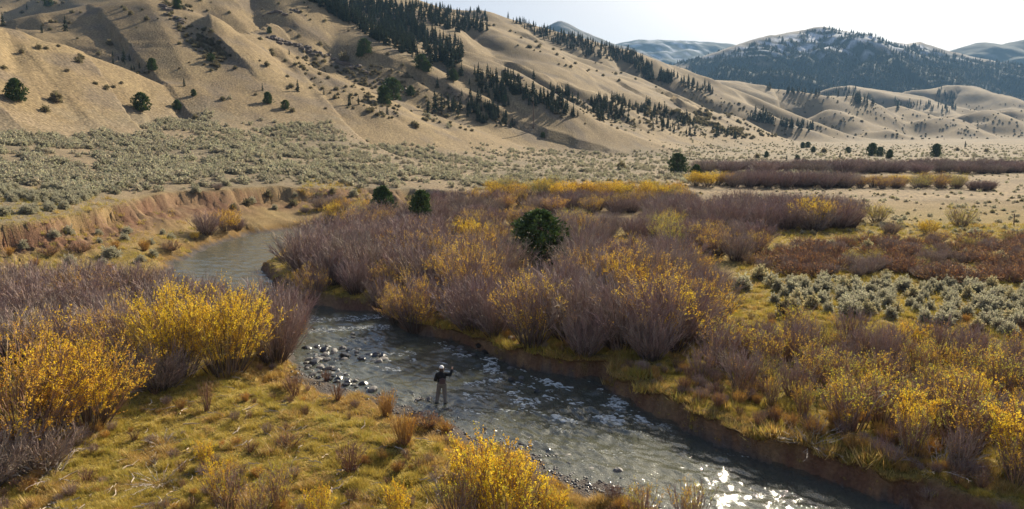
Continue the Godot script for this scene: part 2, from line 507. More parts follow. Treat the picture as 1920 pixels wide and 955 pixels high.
# ==================================================================== the river
func build_river():
	var mat := StandardMaterial3D.new()
	mat.albedo_color = Color(0.115, 0.12, 0.085, 0.5).linear_to_srgb()
	mat.albedo_color.a = 0.52
	mat.transparency = BaseMaterial3D.TRANSPARENCY_ALPHA
	mat.roughness = 0.06
	mat.metallic_specular = 0.5
	mat.uv1_triplanar = true; mat.uv1_world_triplanar = true
	mat.uv1_scale = Vector3(0.9, 0.9, 0.9)
	mat.heightmap_enabled = true
	mat.heightmap_texture = noise_tex(0.035, Color.BLACK, Color.WHITE, 31, 4)
	mat.heightmap_scale = 0.5
	var v := PackedVector3Array()
	var idx := PackedInt32Array()
	var place := {}
	var i_end := row_split
	var none := PackedColorArray()
	for i in i_end:
		var a: PackedFloat32Array = grid_h[i]
		var b: PackedFloat32Array = grid_h[i + 1]
		for j in COL_N - 1:
			var lo := minf(minf(a[j], a[j + 1]), minf(b[j], b[j + 1]))
			if lo > 0.05: continue
			for k in [[0, 0], [1, 0], [0, 1], [1, 1]]:
				var q := []
				for c in [[0, 0], [1, 0], [0, 1], [1, 1]]:
					var ii: int = i * 2 + k[0] + c[0]
					var jj: int = j * 2 + k[1] + c[1]
					var key := ii * COL_N * 2 + jj
					if not place.has(key):
						place[key] = v.size()
						var d := ROW0 * pow(ROW_K, ii * 0.5)
						var x: float = d * (-COL_U + COL_U * jj / (COL_N - 1.0))
						var z := FAN_Z - d
						v.append(Vector3(x, wave(x, z), z))
					q.append(place[key])
				idx.append_array([q[0], q[1], q[2], q[2], q[1], q[3]])
	var o := surface("river", v, none, idx, mat)
	o.set_meta("label", "creek winding from the far pool past the angler to the lower right")
	foam()

func rough_water(x: float, z: float) -> float:   # 0 in the pool, 1 in the riffles
	var d := -z
	return clampf(smoothstep(56.0, 47.0, d) * (0.75 + 0.6 * n_d.get_noise_2d(x * 0.12, z * 0.12)), 0.36, 1.1)

func wave(x: float, z: float) -> float:
	var k := rough_water(x, z)
	var t := x * 0.8 + z * 0.6     # roughly along the current
	var s := x * -0.6 + z * 0.8
	k *= lerpf(1.0, 0.55, smoothstep(31.0, 24.0, -z))
	var h := n_b.get_noise_2d(t * 0.5, s * 0.7) * 0.07 + n_b.get_noise_2d(t * 1.3 + 30.0, s * 1.8) * 0.045 + n_b.get_noise_2d(t * 2.6, s * 3.2 + 9.0) * 0.026 + n_b.get_noise_2d(t * 4.6 + 5.0, s * 5.4) * 0.012 + n_b.get_noise_2d(t * 8.5, s * 9.5 + 3.0) * 0.010
	var drop := 0.0
	if z > -53.0 and z < -43.0 and x < -4.0: drop = 0.05 * sin((z + x * 0.25) * 2.2) * smoothstep(-53.0, -51.0, z) * smoothstep(-43.0, -45.0, z)
	return h * k * 1.35 + drop

func in_river(x: float, z: float) -> bool:
	return Geometry2D.is_point_in_polygon(Vector2(x, z), river_poly)

func blob(seed_: int, flatness: float) -> PackedVector3Array:
	rng.seed = seed_
	var n := 9
	var out := PackedVector3Array()
	var ring := []
	var ring2 := []
	for i in n:
		var a := TAU * i / n
		var r := rng.randf_range(0.55, 1.15)
		ring.append(Vector3(cos(a) * r, 0.0, sin(a) * r * 0.7))
		ring2.append(Vector3(cos(a) * r * 0.55, flatness * rng.randf_range(0.6, 1.2), sin(a) * r * 0.4))
	for i in n:
		var j := (i + 1) % n
		out.append_array([ring[i], ring[j], ring2[i], ring2[i], ring[j], ring2[j], ring2[i], ring2[j], Vector3(0.05, flatness * 1.1, 0.02)])
	return out

func foam():
	var white := StandardMaterial3D.new()
	white.albedo_color = Color(0.80, 0.80, 0.76)
	white.roughness = 0.75
	var spots := []
	rng.seed = 77
	# [left, top, right, bottom, how many, fullness, size]: where the water breaks
	for f in [[575, 590, 730, 624, 900, .05, .07], [600, 606, 720, 640, 300, .3, .05], [590, 632, 800, 668, 400, .4, .05], [560, 655, 700, 712, 160, .35, .05], [700, 660, 780, 696, 600, .22, .05], [800, 640, 930, 700, 900, .3, .045], [900, 660, 1060, 720, 900, .3, .045], [870, 712, 1080, 790, 4200, .17, .042], [1030, 715, 1230, 800, 2400, .22, .04], [1000, 760, 1300, 870, 900, .45, .034], [1150, 800, 1500, 950, 700, .55, .03], [760, 700, 900, 780, 140, .5, .04], [815, 738, 850, 762, 26, -1.0, .03], [980, 730, 1260, 840, 1700, .12, .024], [1080, 780, 1420, 900, 1500, .2, .022], [430, 438, 540, 450, 40, .1, .07]]:
		var made := 0
		var tries := 0
		while made < f[4] and tries < f[4] * 14:
			tries += 1
			var w := flat(rng.randf_range(f[0], f[2]), rng.randf_range(f[1], f[3]))
			if not in_river(w.x, w.z): continue
			var t := w.x * 0.8 + w.z * 0.6
			var s := w.x * -0.6 + w.z * 0.8
			var streak := wave(w.x, w.z) * 3.8 + n_d.get_noise_2d(t * 0.35, s * 0.9) * 0.45 + n_d.get_noise_2d(t * 3.0, s * 5.0) * 0.35
			if f[1] < 632.0 and f[3] <= 640.0:
				streak = cos((w.z + w.x * 0.22) * 2.3) * 0.6 + n_d.get_noise_2d(t * 1.6, s * 2.6) * 0.6 - 0.25
			if streak < f[5] + 0.08: continue
			made += 1
			var size: float = f[6] * rng.randf_range(0.3, 1.1) * 0.85
			var b := Basis(Vector3.UP, -0.62 + rng.randf_range(-0.5, 0.5)).scaled_local(Vector3(size * rng.randf_range(1.2, 3.2), size * rng.randf_range(0.5, 1.0), size * rng.randf_range(0.5, 1.0)))
			spots.append(Transform3D(b, Vector3(w.x, wave(w.x, w.z) - 0.008, w.z)))
	var none := PackedColorArray()
	var mm := MultiMesh.new()
	mm.transform_format = MultiMesh.TRANSFORM_3D
	mm.mesh = mesh_of(blob(5, 0.28), none, white)
	mm.instance_count = spots.size()
	for i in spots.size(): mm.set_instance_transform(i, spots[i])
	var o := MultiMeshInstance3D.new()
	o.name = "foam"
	o.multimesh = mm
	add_child(o)
	tag(o, "white foam and broken crests on the riffles of the creek", "foam", "", "stuff")

var lip := []

# the turf that overhangs the undercut right bank: a lip of sod with a ragged edge
func build_sod():
	rng.seed = 88
	var v := PackedVector3Array()
	var c := PackedColorArray()
	var idx := PackedInt32Array()
	var turf := [Color(0.34, 0.25, 0.07), Color(0.27, 0.21, 0.055), Color(0.36, 0.23, 0.08)]
	var earth := Color(0.26, 0.16, 0.09)
	var strips := 0
	for i in range(9, river_r.size() - 2):
		var a := river_r[i]
		var b := river_r[i + 1]
		var steps := maxi(2, int(a.distance_to(b) / 0.3))
		for k in steps:
			var q := a.lerp(b, k / float(steps))
			var n := (b - a).orthogonal().normalized()
			if in_river(q.x + n.x * 0.5, q.y + n.y * 0.5): n = -n
			var s := 0.1
			while s < 2.2 and land(q.x + n.x * s, q.y + n.y * s) < 0.62: s += 0.1
			var jut := 0.08 + 0.22 * clampf(0.5 + n_d.get_noise_2d(q.x * 0.7, q.y * 0.7), 0.0, 1.0) + rng.randf_range(-0.08, 0.12)
			var out := s - jut
			var top := land(q.x + n.x * (s + 0.25), q.y + n.y * (s + 0.25)) + 0.03
			var droop := rng.randf_range(0.05, 0.16)
			var prof := [[s + 0.7, land(q.x + n.x * (s + 0.7), q.y + n.y * (s + 0.7)) - 0.10], [s + 0.25, top + rng.randf_range(0.0, 0.03)], [out + 0.06, top - droop * 0.5], [out, top - droop], [out + 0.05, top - droop - rng.randf_range(0.1, 0.2)], [s + 0.25, top - 0.34]]
			for m in prof.size():
				v.append(Vector3(q.x + n.x * prof[m][0], prof[m][1], q.y + n.y * prof[m][0]))
				c.append(earth if m >= 4 else turf[rng.randi() % 3])
			strips += 1
			for m in 16:
				var f := rng.randf()
				var g := lerpf(out - 0.02, s + 0.75, f * f)
				var y := lerpf(top - droop, top, clampf((g - out) / 0.4, 0.0, 1.0)) + 0.01
				var w := q + n * g + (b - a).normalized() * rng.randf_range(-0.17, 0.17)
				lip.append(Vector3(w.x, maxf(y, land(w.x, w.y)) - rng.randf() * 0.05, w.y))
	for k in strips - 1:
		for m in 5:
			var p := k * 6 + m
			idx.append_array([p, p + 6, p + 1, p + 1, p + 6, p + 7])
	var mat := StandardMaterial3D.new()
	mat.vertex_color_use_as_albedo = true
	mat.roughness = 0.95
	mat.metallic_specular = 0.2
	mat.albedo_texture = noise_tex(0.05, Color(0.45, 0.45, 0.45), Color(1, 1, 1), 16, 5, 256)
	mat.uv1_triplanar = true; mat.uv1_world_triplanar = true
	mat.uv1_scale = Vector3.ONE * 0.5
	surface("bank_ground", v, c, idx, mat).set_meta("label", "turf overhanging the undercut right bank of the creek")

# ==================================================================== plants
var m_twig: StandardMaterial3D
var m_leaf: StandardMaterial3D
var m_needle: StandardMaterial3D
var m_grass: StandardMaterial3D
var protos := {}
var taken := []

func make_materials():
	m_twig = StandardMaterial3D.new()
	m_twig.vertex_color_use_as_albedo = true
	m_twig.roughness = 0.8
	m_twig.metallic_specular = 0.25
	m_leaf = StandardMaterial3D.new()
	m_leaf.vertex_color_use_as_albedo = true
	m_leaf.roughness = 0.6
	m_leaf.metallic_specular = 0.3
	m_leaf.backlight_enabled = true
	m_leaf.backlight = Color(0.95, 0.95, 0.9)
	m_needle = m_leaf.duplicate()
	m_needle.backlight = Color(0.5, 0.5, 0.45)
	m_grass = m_leaf.duplicate()
	m_grass.backlight = Color(0.85, 0.85, 0.8)

class Bits:
	var v := PackedVector3Array()
	var c := PackedColorArray()
	func ribbon(a: Vector3, b: Vector3, wa: float, wb: float, side: Vector3, col: Color):
		var s := (b - a).cross(side)
		if s.length_squared() < 1e-12: s = Vector3.RIGHT
		s = s.normalized()
		var p := a - s * wa
		var q := a + s * wa
		var r := b + s * wb
		var t := b - s * wb
		v.append_array([p, t, q, q, t, r])
		c.append_array([col, col, col, col, col, col])
	func leaf(at: Vector3, along: Vector3, side: Vector3, size: float, wide: float, col: Color):
		var s := along.cross(side)
		if s.length_squared() < 1e-9: return
		s = s.normalized() * size * wide
		var m := at + along * size * 0.5
		v.append_array([at, m - s, m + s, m + s, m - s, at + along * size])
		c.append_array([col, col, col, col, col, col])
	func tri(a: Vector3, b: Vector3, d: Vector3, col: Color):
		v.append_array([a, b, d])
		c.append_array([col, col, col])

func any_dir() -> Vector3:
	return Vector3(rng.randfn(), rng.randfn(), rng.randfn()).normalized()

func vary(c: Color, by: float) -> Color:
	var k := 1.0 + rng.randf_range(-by, by)
	return Color(c.r * k, c.g * k * (1.0 + rng.randf_range(-by, by) * 0.3), c.b * k)

# One many-stemmed shrub of unit height. o: stems, twigs, spread, lean, bark, twig colour(s), width, leaves per twig, leaf colours, leaf size, how much of the crown is in leaf
func shrub_proto(key: String, seed_: int, o: Dictionary):
	rng.seed = seed_
	var wood := Bits.new()
	var leaves := Bits.new()
	var n: int = o.get("stems", 80)
	var twigs: int = o.get("twigs", 7)
	var spread: float = o.get("spread", 0.12)
	var lean: float = o.get("lean", 0.75)
	var w: float = o.get("width", 1.0) * 0.0034
	var barks: Array = o.bark
	var tips: Array = o.tip
	var leafy: int = o.get("leaves", 0)
	var share: float = o.get("share", 1.0)
	var size: float = o.get("size", 0.017)
	var from: float = o.get("from", 0.35)
	var shift := rng.randf_range(0, 90)
	for i in n:
		var az := rng.randf() * TAU
		var k := sqrt(rng.randf())
		var out := Vector3(cos(az), 0, sin(az))
		var p := out * spread * k
		var tilt := lean * k * rng.randf_range(0.7, 1.15)
		var dir := (Vector3.UP * cos(tilt) + out * sin(tilt)).normalized()
		var long := rng.randf_range(0.72, 1.03) * lerpf(1.0, 0.86, k)
		var bark: Color = vary(barks[rng.randi() % barks.size()], 0.25)
		var tip: Color = vary(tips[rng.randi() % tips.size()], 0.25)
		var steps := 4
		var nodes := [p]
		var dirs := [dir]
		for s in steps:
			dir = (dir + any_dir() * 0.13 + Vector3.UP * 0.03 * o.get("rise", 1.0)).normalized()
			var q := p + dir * long / steps
			wood.ribbon(p, q, w * lerpf(2.1, 0.9, s / 4.0), w * lerpf(2.1, 0.9, (s + 1) / 4.0), any_dir(), bark.lerp(tip, s / 4.0))
			p = q
			nodes.append(p); dirs.append(dir)
		for t in twigs:
			var f := rng.randf_range(from, 0.98) * steps
			var j := int(f)
			var a: Vector3 = nodes[j].lerp(nodes[j + 1], f - j)
			var d: Vector3 = (dirs[mini(j + 1, steps)] + any_dir() * 0.55 + out * 0.08 + Vector3.UP * 0.1).normalized()
			var tl := long * rng.randf_range(0.14, 0.30)
			var b := a + d * tl * 0.5
			var d2 := (d + any_dir() * 0.3 + Vector3.UP * 0.12).normalized()
			var e := b + d2 * tl * 0.5
			wood.ribbon(a, b, w * 0.8, w * 0.6, any_dir(), tip)
			wood.ribbon(b, e, w * 0.6, w * 0.35, any_dir(), tip)
			var b2 := b + (d + any_dir() * 0.7).normalized() * tl * 0.5
			wood.ribbon(b, b2, w * 0.5, w * 0.3, any_dir(), tip)
			if leafy > 0:
				var here := n_d.get_noise_3d(e.x * 2.2 + shift, e.y * 2.2, e.z * 2.2) + rng.randf_range(-0.15, 0.15)
				if here < lerpf(0.75, -0.75, share): continue
				var cols: Array = o.leaf
				var hue := clampf(0.5 + n_d.get_noise_3d(e.x * 1.4 + shift + 50.0, e.y * 1.4, e.z * 1.4) * 1.1 + rng.randf_range(-0.25, 0.25), 0.0, 0.999)
				var base: Color = cols[int(hue * cols.size())]
				for l in leafy:
					var g := rng.randf()
					var c := b.lerp(e, g) if l % 3 < 2 else b.lerp(b2, g)
					leaves.leaf(c, (any_dir() + d2 * 0.6).normalized(), any_dir(), size * rng.randf_range(0.7, 1.3), 0.24, vary(base, 0.22))
	var high := 0.0
	for q in wood.v: high = maxf(high, q.y)
	for q in wood.v.size(): wood.v[q] /= high
	for q in leaves.v.size(): leaves.v[q] /= high
	var root := Node3D.new()
	put("stems", mesh_of(wood.v, wood.c, m_twig), root)
	if leaves.v.size(): put("leaves", mesh_of(leaves.v, leaves.c, m_leaf), root)
	protos[key] = root

# A round grey bush with small leaves in tufts (sagebrush, rabbitbrush, low rose scrub)
func bush_proto(key: String, seed_: int, tufts: int, each: int, cols: Array, tips: Array, size: float, tall := 1.0):
	rng.seed = seed_
	var wood := Bits.new()
	var leaves := Bits.new()
	for i in tufts:
		var az := rng.randf() * TAU
		var up := acos(1.0 - rng.randf() * 0.97)
		var r := rng.randf_range(0.6, 1.0) * (0.8 + 0.35 * n_d.get_noise_2d(cos(az) * 1.5 + seed_, sin(az) * 1.5))
		var dir := Vector3(cos(az) * sin(up), cos(up) * tall, sin(az) * sin(up))
		var e := Vector3(dir.x * r * 0.62, maxf(dir.y * r, 0.04), dir.z * r * 0.62)
		var base := Vector3(cos(az), 0, sin(az)) * 0.06
		var m := base.lerp(e, 0.5) + Vector3(0, 0.05, 0)
		var bark := vary(Color(0.13, 0.10, 0.08), 0.3)
		wood.ribbon(base, m, 0.016, 0.01, any_dir(), bark)
		wood.ribbon(m, e, 0.01, 0.005, any_dir(), bark)
		var col: Color = vary(cols[rng.randi() % cols.size()], 0.2)
		for l in each:
			var tip := rng.randf() < 0.35
			var c := e + any_dir() * 0.085 * rng.randf() - dir * 0.12 * rng.randf()
			leaves.leaf(Vector3(c.x, maxf(c.y, 0.02), c.z), (dir + any_dir() * 0.7 + Vector3.UP * 0.35).normalized(), any_dir(), size * rng.randf_range(0.7, 1.4), 0.22, vary(tips[rng.randi() % tips.size()], 0.15) if tip else col)
	var root := Node3D.new()
	put("stems", mesh_of(wood.v, wood.c, m_twig), root)
	put("leaves", mesh_of(leaves.v, leaves.c, m_leaf), root)
	protos[key] = root

# A conifer of unit height: trunk, and boughs of drooping needle sprays
func conifer_proto(key: String, seed_: int, wide: float, whorls: int, per: int, cols: Array):
	rng.seed = seed_
	var trunk := Bits.new()
	var crown := Bits.new()
	for k in 5:
		var a := TAU * k / 5.0
		var b := TAU * (k + 1) / 5.0
		trunk.tri(Vector3(cos(a) * 0.02, -0.03, sin(a) * 0.02), Vector3(0, 0.95, 0), Vector3(cos(b) * 0.02, -0.03, sin(b) * 0.02), Color(0.09, 0.06, 0.045))
	for i in whorls:
		var f := (i + rng.randf() * 0.7) / whorls
		var y := lerpf(0.07, 0.97, f)
		var r := wide * pow(1.0 - f, 0.8) * rng.randf_range(0.75, 1.15) + 0.01
		for j in per:
			var az := rng.randf() * TAU
			var out := Vector3(cos(az), 0, sin(az))
			var len := r * rng.randf_range(0.6, 1.1)
			var root := Vector3(0, y, 0)
			var end := root + out * len + Vector3(0, -len * 0.30 + rng.randf_range(-0.02, 0.02), 0)
			var side := Vector3(-out.z, 0, out.x) * len * 0.42
			var mid := root.lerp(end, 0.55)
			var col: Color = vary(cols[rng.randi() % cols.size()], 0.3)
			crown.tri(root, mid + side, end, col)
			crown.tri(root, end, mid - side, col)
			crown.tri(root + Vector3(0, 0.03, 0), mid + Vector3(0, -0.05, 0), end, col)
	var n := Node3D.new()
	put("trunk", mesh_of(trunk.v, trunk.c, m_twig), n)
	put("crown", mesh_of(crown.v, crown.c, m_needle), n)
	protos[key] = n

# A juniper of unit height: short trunk with limbs, and a dense egg of small sprays
func juniper_proto(key: String, seed_: int, wide: float, clumps: int, cols: Array):
	rng.seed = seed_
	var trunk := Bits.new()
	var crown := Bits.new()
	for k in 6:
		var a := TAU * k / 6.0
		var b := TAU * (k + 1) / 6.0
		trunk.tri(Vector3(cos(a) * 0.045, -0.03, sin(a) * 0.045), Vector3(0, 0.7, 0), Vector3(cos(b) * 0.045, -0.03, sin(b) * 0.045), Color(0.12, 0.085, 0.065))
	for i in clumps:
		var f := rng.randf()
		var y := lerpf(0.03, 0.98, f)
		var prof := pow(sin(PI * pow(clampf(f * 0.86 + 0.14, 0.0, 1.0), 0.85)), 0.5)
		var az := rng.randf() * TAU
		var r := wide * prof * (0.75 + 0.75 * n_d.get_noise_3d(cos(az) * 1.4 + seed_, y * 3.0, sin(az) * 1.4)) * sqrt(rng.randf_range(0.25, 1.0))
		var c := Vector3(cos(az) * r, y, sin(az) * r)
		var dir := Vector3(cos(az), 0.9, sin(az)).normalized()
		if i % 5 == 0: trunk.ribbon(Vector3(0, y * 0.6, 0), c, 0.012, 0.004, any_dir(), Color(0.12, 0.085, 0.065))
		var col: Color = vary(cols[rng.randi() % cols.size()], 0.3)
		for l in 11:
			crown.leaf(c + any_dir() * 0.05 * rng.randf(), (dir + any_dir() * 0.8).normalized(), any_dir(), rng.randf_range(0.05, 0.09), 0.22, col)
	var n := Node3D.new()
	put("trunk", mesh_of(trunk.v, trunk.c, m_twig), n)
	put("crown", mesh_of(crown.v, crown.c, m_needle), n)
	protos[key] = n

func make_protos():
	var bark := [Color(0.12, 0.09, 0.07), Color(0.15, 0.115, 0.09), Color(0.09, 0.065, 0.05)]
	var purple := [Color(0.29, 0.205, 0.168), Color(0.26, 0.187, 0.158), Color(0.34, 0.265, 0.225), Color(0.245, 0.162, 0.138)]
	var grey := [Color(0.31, 0.24, 0.19), Color(0.25, 0.19, 0.155), Color(0.36, 0.28, 0.22)]
	var rust := [Color(0.27, 0.16, 0.10), Color(0.21, 0.13, 0.09), Color(0.32, 0.20, 0.11)]
	var gold := [Color(0.70, 0.42, 0.045), Color(0.76, 0.50, 0.055), Color(0.60, 0.32, 0.04)]
	var yellow := [Color(0.80, 0.56, 0.03), Color(0.84, 0.62, 0.05), Color(0.74, 0.46, 0.03)]
	var lime := [Color(0.60, 0.52, 0.06), Color(0.42, 0.42, 0.07), Color(0.72, 0.54, 0.05)]
	for k in 5:
		shrub_proto("purple%d" % k, 100 + k, {"spread": 0.19, "stems": 150, "twigs": 13, "from": 0.18, "lean": 0.72, "bark": bark, "tip": purple, "width": 1.15, "leaves": 3, "share": 0.18, "leaf": [gold[0], gold[2], Color(0.45, 0.22, 0.10)]})
	for k in 3:
		shrub_proto("grey%d" % k, 130 + k, {"spread": 0.19, "stems": 140, "twigs": 12, "from": 0.15, "lean": 0.68, "bark": bark, "tip": grey, "width": 1.15, "leaves": 2, "share": 0.15, "leaf": [gold[2]]})
	for k in 4:
		shrub_proto("gilt%d" % k, 160 + k, {"spread": 0.19, "stems": 130, "twigs": 12, "lean": 0.72, "bark": bark, "tip": purple, "width": 1.1, "leaves": 13, "share": 0.5, "leaf": gold + [yellow[0]], "from": 0.3, "size": 0.0145})
	for k in 3:
		shrub_proto("gold%d" % k, 190 + k, {"spread": 0.19, "stems": 105, "twigs": 11, "lean": 0.75, "bark": bark, "tip": rust, "width": 1.0, "leaves": 20, "share": 0.70, "leaf": gold + [yellow[0], yellow[2]], "from": 0.28, "size": 0.014})
	for k in 3:
		shrub_proto("yellow%d" % k, 220 + k, {"spread": 0.19, "stems": 100, "twigs": 11, "lean": 0.66, "bark": bark, "tip": [Color(0.30, 0.21, 0.10)], "width": 1.0, "leaves": 24, "share": 0.74, "leaf": yellow + [gold[1], lime[2]], "from": 0.28, "size": 0.0145})
	for k in 3:
		shrub_proto("lime%d" % k, 250 + k, {"spread": 0.19, "stems": 90, "twigs": 9, "lean": 0.62, "bark": bark, "tip": grey, "width": 1.0, "leaves": 14, "share": 0.66, "leaf": lime, "from": 0.28, "size": 0.014})
	for k in 4:   # young willows: thin, upright, leaf by leaf against the light
		shrub_proto("young%d" % k, 280 + k, {"stems": 60, "twigs": 8, "lean": 0.42, "spread": 0.16, "bark": rust + bark, "tip": rust + purple, "width": 1.2, "leaves": 8, "share": 0.6, "leaf": [gold[0], yellow[0], lime[0], lime[1], rust[2]], "from": 0.3, "size": 0.021})
	for k in 3:
		shrub_proto("youngbare%d" % k, 300 + k, {"stems": 75, "twigs": 8, "lean": 0.45, "spread": 0.16, "bark": bark + rust, "tip": purple + grey, "width": 1.3, "leaves": 3, "share": 0.2, "leaf": [gold[0], gold[2]], "size": 0.024})
	for k in 2:
		shrub_proto("young_yellow%d" % k, 310 + k, {"stems": 46, "twigs": 9, "lean": 0.36, "spread": 0.13, "bark": rust, "tip": rust, "width": 1.2, "leaves": 20, "share": 0.9, "leaf": yellow + [lime[0], gold[0]], "from": 0.3, "size": 0.021})
	for k in 3:   # low red-brown scrub
		shrub_proto("scrub%d" % k, 320 + k, {"stems": 90, "twigs": 9, "lean": 1.05, "spread": 0.3, "bark": [Color(0.16, 0.095, 0.065), Color(0.12, 0.085, 0.06)], "tip": [Color(0.28, 0.16, 0.10), Color(0.22, 0.145, 0.105), Color(0.31, 0.22, 0.14), Color(0.19, 0.13, 0.10)], "width": 2.4, "leaves": 3, "share": 0.35, "leaf": [Color(0.42, 0.18, 0.06), Color(0.5, 0.27, 0.08)], "size": 0.045})
	for k in 2:   # straw-coloured stalks
		shrub_proto("straw%d" % k, 340 + k, {"stems": 120, "twigs": 3, "lean": 0.5, "spread": 0.14, "bark": [Color(0.36, 0.22, 0.08), Color(0.28, 0.15, 0.06)], "tip": [Color(0.50, 0.32, 0.10), Color(0.42, 0.25, 0.09)], "width": 1.8, "leaves": 2, "share": 0.4, "leaf": [gold[0]], "size": 0.04})
	for k in 2:   # bare red stalks on the meadow
		shrub_proto("stalks%d" % k, 350 + k, {"stems": 42, "twigs": 6, "lean": 0.5, "spread": 0.12, "bark": [Color(0.22, 0.11, 0.07), Color(0.15, 0.09, 0.07)], "tip": rust, "width": 2.0})
	for k in 2:   # dead grey tangle
		shrub_proto("dead%d" % k, 360 + k, {"stems": 26, "twigs": 8, "lean": 1.45, "spread": 0.2, "bark": [Color(0.30, 0.26, 0.22), Color(0.22, 0.18, 0.15)], "tip": [Color(0.36, 0.31, 0.26)], "width": 1.7, "rise": -1.0, "from": 0.2})
	var sage := [Color(0.31, 0.29, 0.225), Color(0.37, 0.35, 0.27), Color(0.24, 0.225, 0.17)]
	for k in 4: bush_proto("sage%d" % k, 400 + k, 190, 15, sage, [Color(0.50, 0.46, 0.32), Color(0.42, 0.40, 0.27)], 0.075)
	for k in 2: bush_proto("cream%d" % k, 420 + k, 150, 14, [Color(0.30, 0.27, 0.16), Color(0.26, 0.25, 0.15)], [Color(0.62, 0.52, 0.33), Color(0.55, 0.44, 0.26)], 0.08)
	for k in 2: bush_proto("tuft%d" % k, 430 + k, 46, 6, sage, [Color(0.47, 0.42, 0.29)], 0.2)      # the same bush, seen from far off
	for k in 2: bush_proto("dark%d" % k, 440 + k, 90, 8, [Color(0.13, 0.12, 0.07), Color(0.17, 0.14, 0.085)], [Color(0.21, 0.18, 0.11)], 0.15)
	for k in 3: conifer_proto("conifer%d" % k, 500 + k, [0.20, 0.24, 0.17][k], 17, 7, [Color(0.048, 0.068, 0.040), Color(0.065, 0.086, 0.048), Color(0.038, 0.052, 0.034)])
	for k in 3: juniper_proto("juniper%d" % k, 520 + k, [0.46, 0.54, 0.42][k], 620, [Color(0.070, 0.105, 0.032), Color(0.095, 0.13, 0.04), Color(0.05, 0.08, 0.028)])

func free_spot(p: Vector3, gap: float) -> bool:
	for q in taken:
		if absf(q.x - p.x) < gap and absf(q.z - p.z) < gap and Vector2(q.x - p.x, q.z - p.z).length() < gap: return false
	return true

func plant(called: String, key: String, p: Vector3, tall: float, wide: float, label: String, category: String, group := "") -> Node3D:
	var o: Node3D = protos[key].duplicate()
	o.name = numbered(called)
	add_child(o)
	o.position = p - Vector3(0, 0.02 * tall, 0)
	o.rotation.y = rng.randf() * TAU
	o.scale = Vector3(tall * wide, tall, tall * wide)
	tag(o, label, category, group)
	return o

const WORDS := ["first", "second", "third", "fourth", "fifth", "sixth", "seventh", "eighth", "ninth", "tenth", "eleventh", "twelfth", "thirteenth", "fourteenth", "fifteenth", "sixteenth", "seventeenth", "eighteenth", "nineteenth", "twentieth"]
const ROW_WORDS := ["one", "two", "three", "four", "five", "six", "seven", "eight", "nine", "ten", "eleven", "twelve", "thirteen", "fourteen"]
func nth(i: int) -> String:
	if i < 20: return WORDS[i]
	var tens := ["", "", "twenty", "thirty", "forty", "fifty", "sixty", "seventy", "eighty", "ninety"]
	var whole := ["", "", "twentieth", "thirtieth", "fortieth", "fiftieth", "sixtieth", "seventieth", "eightieth", "ninetieth"]
	var n := i + 1
	if n >= 100: return "hundredth"
	return whole[n / 10] if n % 10 == 0 else tens[n / 10] + "-" + WORDS[n % 10 - 1]

# A patch of shrubs: outline (as seen), spacing, kinds by weight. Each gets a label from its row and its place in that row.
func patch(outline: Array, gap: float, most: int, kinds: Array, tall: Vector2, wide: float, called: String, where: String, category: String, row_gap: float, seed_: int, as_cover := false):
	rng.seed = seed_
	var poly := PackedVector2Array()
	for q in outline: poly.append(Vector2(q[0], q[1]))
	var box := Rect2(poly[0], Vector2.ZERO)
	for q in poly: box = box.expand(q)
	var got := []
	var tries := 0
	while got.size() < most and tries < most * 40:
		tries += 1
		var s := Vector2(rng.randf_range(box.position.x, box.end.x), rng.randf_range(box.position.y, box.end.y))
		if not Geometry2D.is_point_in_polygon(s, poly): continue
		if s.x > 945 and s.x < 1080 and s.y > 465 and s.y < 545: continue   # the juniper stands clear
		var p := on_land(s.x, s.y)
		if p == Vector3.INF or p.y < 0.12 or not free_spot(p, gap): continue
		taken.append(p)
		got.append(p)
	if as_cover:
		var names_ := []
		for q in kinds:
			for k in 3:
				if protos.has("%s%d" % [q[0], k]): names_.append("%s%d" % [q[0], k])
		scatter(called, got, names_, tall, "%s, %s" % [kinds[0][2], where], category, wide)
		return
	var lines := {}
	for p in got:
		var r := int((-p.z) / row_gap)
		if not lines.has(r): lines[r] = []
		lines[r].append(p)
	var keys := lines.keys()
	keys.sort()
	for r in keys.size():
		var line: Array = lines[keys[r]]
		line.sort_custom(func(a, b): return a.x / -a.z < b.x / -b.z)
		for i in line.size():
			var p: Vector3 = line[i]
			var total := 0.0
			for q in kinds: total += q[1]
			var w := rng.randf() * total
			var use: Array = kinds[0]
			for q in kinds:
				w -= q[1]
				if w <= 0.0: use = q; break
			var many := 0
			while protos.has("%s%d" % [use[0], many]): many += 1
			plant(called, "%s%d" % [use[0], rng.randi() % many], p, rng.randf_range(tall.x, tall.y) * (use[3] if use.size() > 3 else 1.0), wide * rng.randf_range(0.75, 1.3), "%s, %s from left, row %s, %s" % [use[2], nth(i), ROW_WORDS[mini(r, 13)], where], category, where)

func lone(called: String, key: String, px: float, py: float, tall: float, wide: float, label: String, category: String, group := "") -> Node3D:
	var p := on_land(px, py)
	if p == Vector3.INF:
		print("no ground at ", px, " ", py)
		return null
	taken.append(p)
	return plant(called, key, p, tall, wide, label, category, group)

